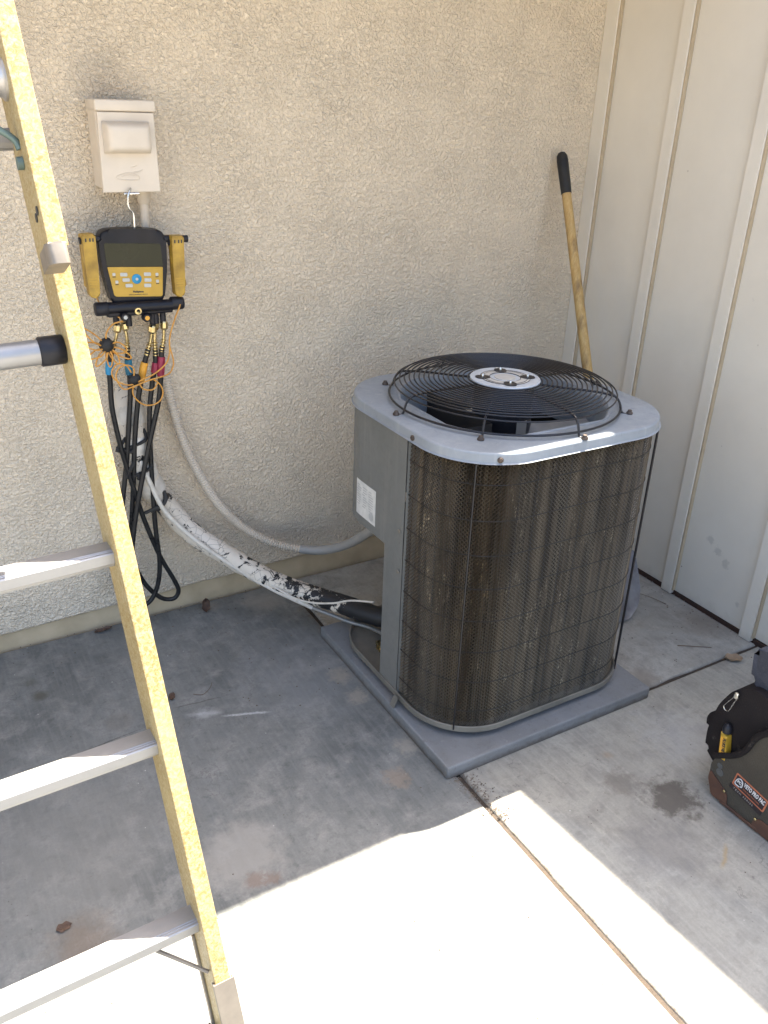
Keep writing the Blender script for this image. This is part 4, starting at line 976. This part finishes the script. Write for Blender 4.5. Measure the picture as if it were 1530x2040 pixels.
for y, z in ((-1.606, .047), (-1.706, .038)): MB().lathe([(.0042, 0), (.0042, .002), (.002, .0035)], (BXF-.0036, y, z), (-1, 0, 0), 10).build('rivet', 'brass', bg_)
for y, z, r in ((-1.575, .107, .008), (-1.579, .088, .011)):
    MB().lathe([(r, 0), (r, .0012)], (BXF-.0004, y, z), (-1, 0, 0), 14).build('canvas_patch', 'worn_canvas', bg_)
# name patch (reads from the far end to the near end)
px0, pz0 = -1.626, .126; pd = np.array((0, -1., -.155)); pd /= np.linalg.norm(pd); pu = np.array((0, pd[2], -pd[1]))
pu = np.array((0, -.155, 1.)); pu /= np.linalg.norm(pu)
PO_ = np.array((BXF, px0, pz0)); pf = lambda d0: (lambda u, v, w_: PO_+pd*u+pu*v+np.array((-d0-w_, 0, 0)))
pt = MB().prism(rpoly([(0, -.041), (.100, -.041), (.100, 0), (0, 0)], .003, 3), pf(.0006), .0016).build('name_patch', 'patch_o', bg_)
MB().prism([(.004, -.037), (.096, -.037), (.096, -.004), (.004, -.004)], pf(.0021), .0005).build('patch_field', 'patch_k', pt)
text('VETO PRO PAC', .0180, PO_+pd*.030+pu*-.0140+np.array((-.0030, 0, 0)), pd, pu, 'white', pt, bold=.0006, spacing=1.05, sx=.50)
text('TOOL BAGS THAT WORK', .0052, PO_+pd*.031+pu*-.0285+np.array((-.0030, 0, 0)), pd, pu, 'patch_o', pt, sx=.85)
lg = MB(); A = lambda u, v: PO_+pd*(u*.82)+pu*(v*.95)+np.array((-.0031, 0, 0))
lg.tube([A(.026, -.034), A(.009, -.034), A(.009, -.022), A(.013, -.013), A(.021, -.0085), A(.029, -.013), A(.032, -.022), A(.032, -.030), A(.027, -.030)], .0014, 5, 3)
lg.build('patch_emblem', 'white', pt)
text('PC', .0115, A(.0125, -.0215), pd, pu, 'white', pt, bold=.0004, spacing=.8)
st = MB().prism([(-.004, -.057), (.098, -.057), (.098, -.042), (-.004, -.042)], pf(.0006), .001).build('series_strip', 'patch_k', bg_)
text('TECH SERIES', .0080, PO_+pd*.008+pu*-.0495+np.array((-.0018, 0, 0)), pd, pu, 'greyprint', st, spacing=1.45)
# zipper pull
zp = np.array((BXF+.012, -1.563, .318)); zd = np.array((0, .36, -.93)); zd /= np.linalg.norm(zd); zs = np.array((0, zd[2], -zd[1]))
Zp = lambda a, b: zp+zd*a+zs*b+np.array((-.004, 0, 0))
MB().tube([Zp(0, -.004), Zp(.012, -.005), Zp(.046, -.0085), Zp(.054, -.005), Zp(.056, 0), Zp(.054, .005), Zp(.046, .0085), Zp(.012, .005), Zp(0, .004)], .0013, 6, 4, closed=True).build('zipper_pull', 'steel', bg_)
MB().box(zp+np.array((-.006, -.006, -.004)), zp+np.array((.004, .006, .012)), .002).build('zipper_slider', 'steel', bg_)
# tool in the pocket
tl = thing('marker_tool', (BXF+.004, -1.545, .17), 'yellow tool with a black cap tucked in the bag pocket', 'tool')
fr_ = lambda u, v, w_: (BXF+.018-w_, -1.542-u+v*.10-.03, .128+v)
MB().prism(rpoly([(-.010, 0), (.012, .0), (.013, .030), (.008, .072), (-.012, .078)], .003, 3), fr_, .020, .004, 3).build('tool_body', 'gyellow', tl)
MB().prism(rpoly([(-.007, .012), (.006, .012), (.004, .064), (-.008, .066)], .003, 3), fr_, .0206).build('tool_label', 'amber', tl)
text('FLUKE NETW', .0115, (BXF-.0034, -1.569, .194), (0, -.10, -1), (0, -1, .1), 'ink', tl, bold=.0003, sx=.8)
MB().lathe([(.012, 0), (.012, .012), (.009, .022), (.003, .026)], (BXF+.010, -1.563, .206), (0, .1, 1), 14).build('tool_cap', 'black', tl)

for o_ in (bg_, tl): o_.location += Vector((.05, .02, 0))

# ------------------------------------------------------------------ leaves, twigs, grit
def leaf(x, y, L, W, rot, m, label, curl=.5, group=None, z=.002, tilt=0):
    V = []; F = []; n = 9
    for i in range(n):
        t = i/(n-1); wv = W*math.sin(PI*min(1, t*.97+.02))**.8*(1+.18*math.sin(9*t))
        for j in (-1, -.5, 0, .5, 1):
            V.append((L*(t-.5), wv*j, z+curl*L*.22*(abs(j)**1.5)+curl*L*.25*(t-.45)**2+.0015*math.sin(13*t+5*j)))
    for i in range(n-1):
        for j in range(4): k = i*5+j; F.append((k, k+1, k+6, k+5))
    V = np.array(V); c, s = math.cos(tilt), math.sin(tilt); V = V @ np.array([[c, 0, s], [0, 1, 0], [-s, 0, c]]); V[:, 2] -= V[:, 2].min()-.0015
    c, s = math.cos(rot), math.sin(rot); V[:, :2] = V[:, :2] @ np.array([[c, s], [-s, c]])
    V += (x, y, 0)
    o = MB().add(V, F).build('dry_leaf', m, loc=(x, y, 0)); tag(o, label, 'leaf', group)
leaf(-1.602, -.062, .050, .016, 1.2, 'leafd', 'curled brown dry leaf standing on the concrete by the wall base', 1.3, tilt=.9)
leaf(-1.955, -.030, .060, .012, .1, 'leafd', 'narrow reddish dry leaf lying along the wall base beside ladder', .4)
leaf(-.150, -1.155, .060, .024, -.5, 'leaf', 'pale tan dry leaf on the slab joint near the tool bag', .5)
leaf(-1.862, -.486, .034, .011, 1.2, 'leafd', 'small rusty leaf scrap right beside the ladder rail in shade', .8)
leaf(-2.311, -1.144, .034, .013, .1, 'leafd', 'oval brown leaf on shaded concrete between the two lowest rungs', .1)
leaf(-2.145, -1.62, .055, .02, 1.0, 'leaf', 'curled tan leaf lying at the ladder foot in sun', 1.6, tilt=.5)
def twig(pts, label, r=.0014):
    o = MB().tube(pts, [r, r*.7], 5, 4).build('twig', 'twig', loc=pts[0]); tag(o, label, 'twig')
twig([(-.26, -1.01, .003), (-.235, -1.035, .008), (-.20, -1.05, .003), (-.165, -1.075, .004)], 'thin curved dark twig on the slab beside the siding wall')
twig([(-.09, -.80, .003), (-.115, -.745, .010), (-.13, -.69, .004)], 'short straight twig near the siding wall base behind condenser')
twig([(-1.80, -.50, .003), (-1.775, -.515, .003), (-1.745, -.495, .004), (-1.73, -.47, .003)], 'pale wispy twig on the blue grey slab right of the ladder', .0010)
gt = MB()
def bits(n, fn, smin, smax):
    for _ in range(n):
        x, y = fn(); s = RNG.uniform(smin, smax); a = RNG.uniform(0, 6.28)
        V = [(s*math.cos(a+k*1.57)*RNG.uniform(.6, 1.2), s*math.sin(a+k*1.57)*RNG.uniform(.4, 1), 0) for k in range(4)]+[(0, 0, s*.8)]
        gt.add(np.array(V)+(x, y, .0012), [(0, 1, 4), (1, 2, 4), (2, 3, 4), (3, 0, 4)])
U = RNG.uniform
bits(70, lambda: (U(-1.7, -1.29), U(-.7, -.02)), .0012, .004)
bits(60, lambda: (U(-.5, -.02), U(-1.12, -.5)), .0012, .004)
bits(60, lambda: (-U(0, 1)**2*.10-.006, U(-1.6, -.5)), .0015, .005)
bits(45, lambda: (U(-1.2, -.1), U(-1.9, -1.15)), .001, .003)
bits(50, lambda: (U(-2.4, -1.3), -U(0, 1)**3*.25-.004), .001, .004)
bits(40, lambda: (U(-2.4, -1.3), U(-1.9, -.1)), .001, .003)
bits(160, lambda: (-1.27+U(-.01, .06)*U(0, 1), U(-1.36, -1.17)), .001, .0035)
bits(70, lambda: (-1.285-U(0, .05)*U(0, 1), U(-1.36, -1.17)), .001, .003)
tag(gt.build('grit', 'grit', smooth=False), kind='stuff')
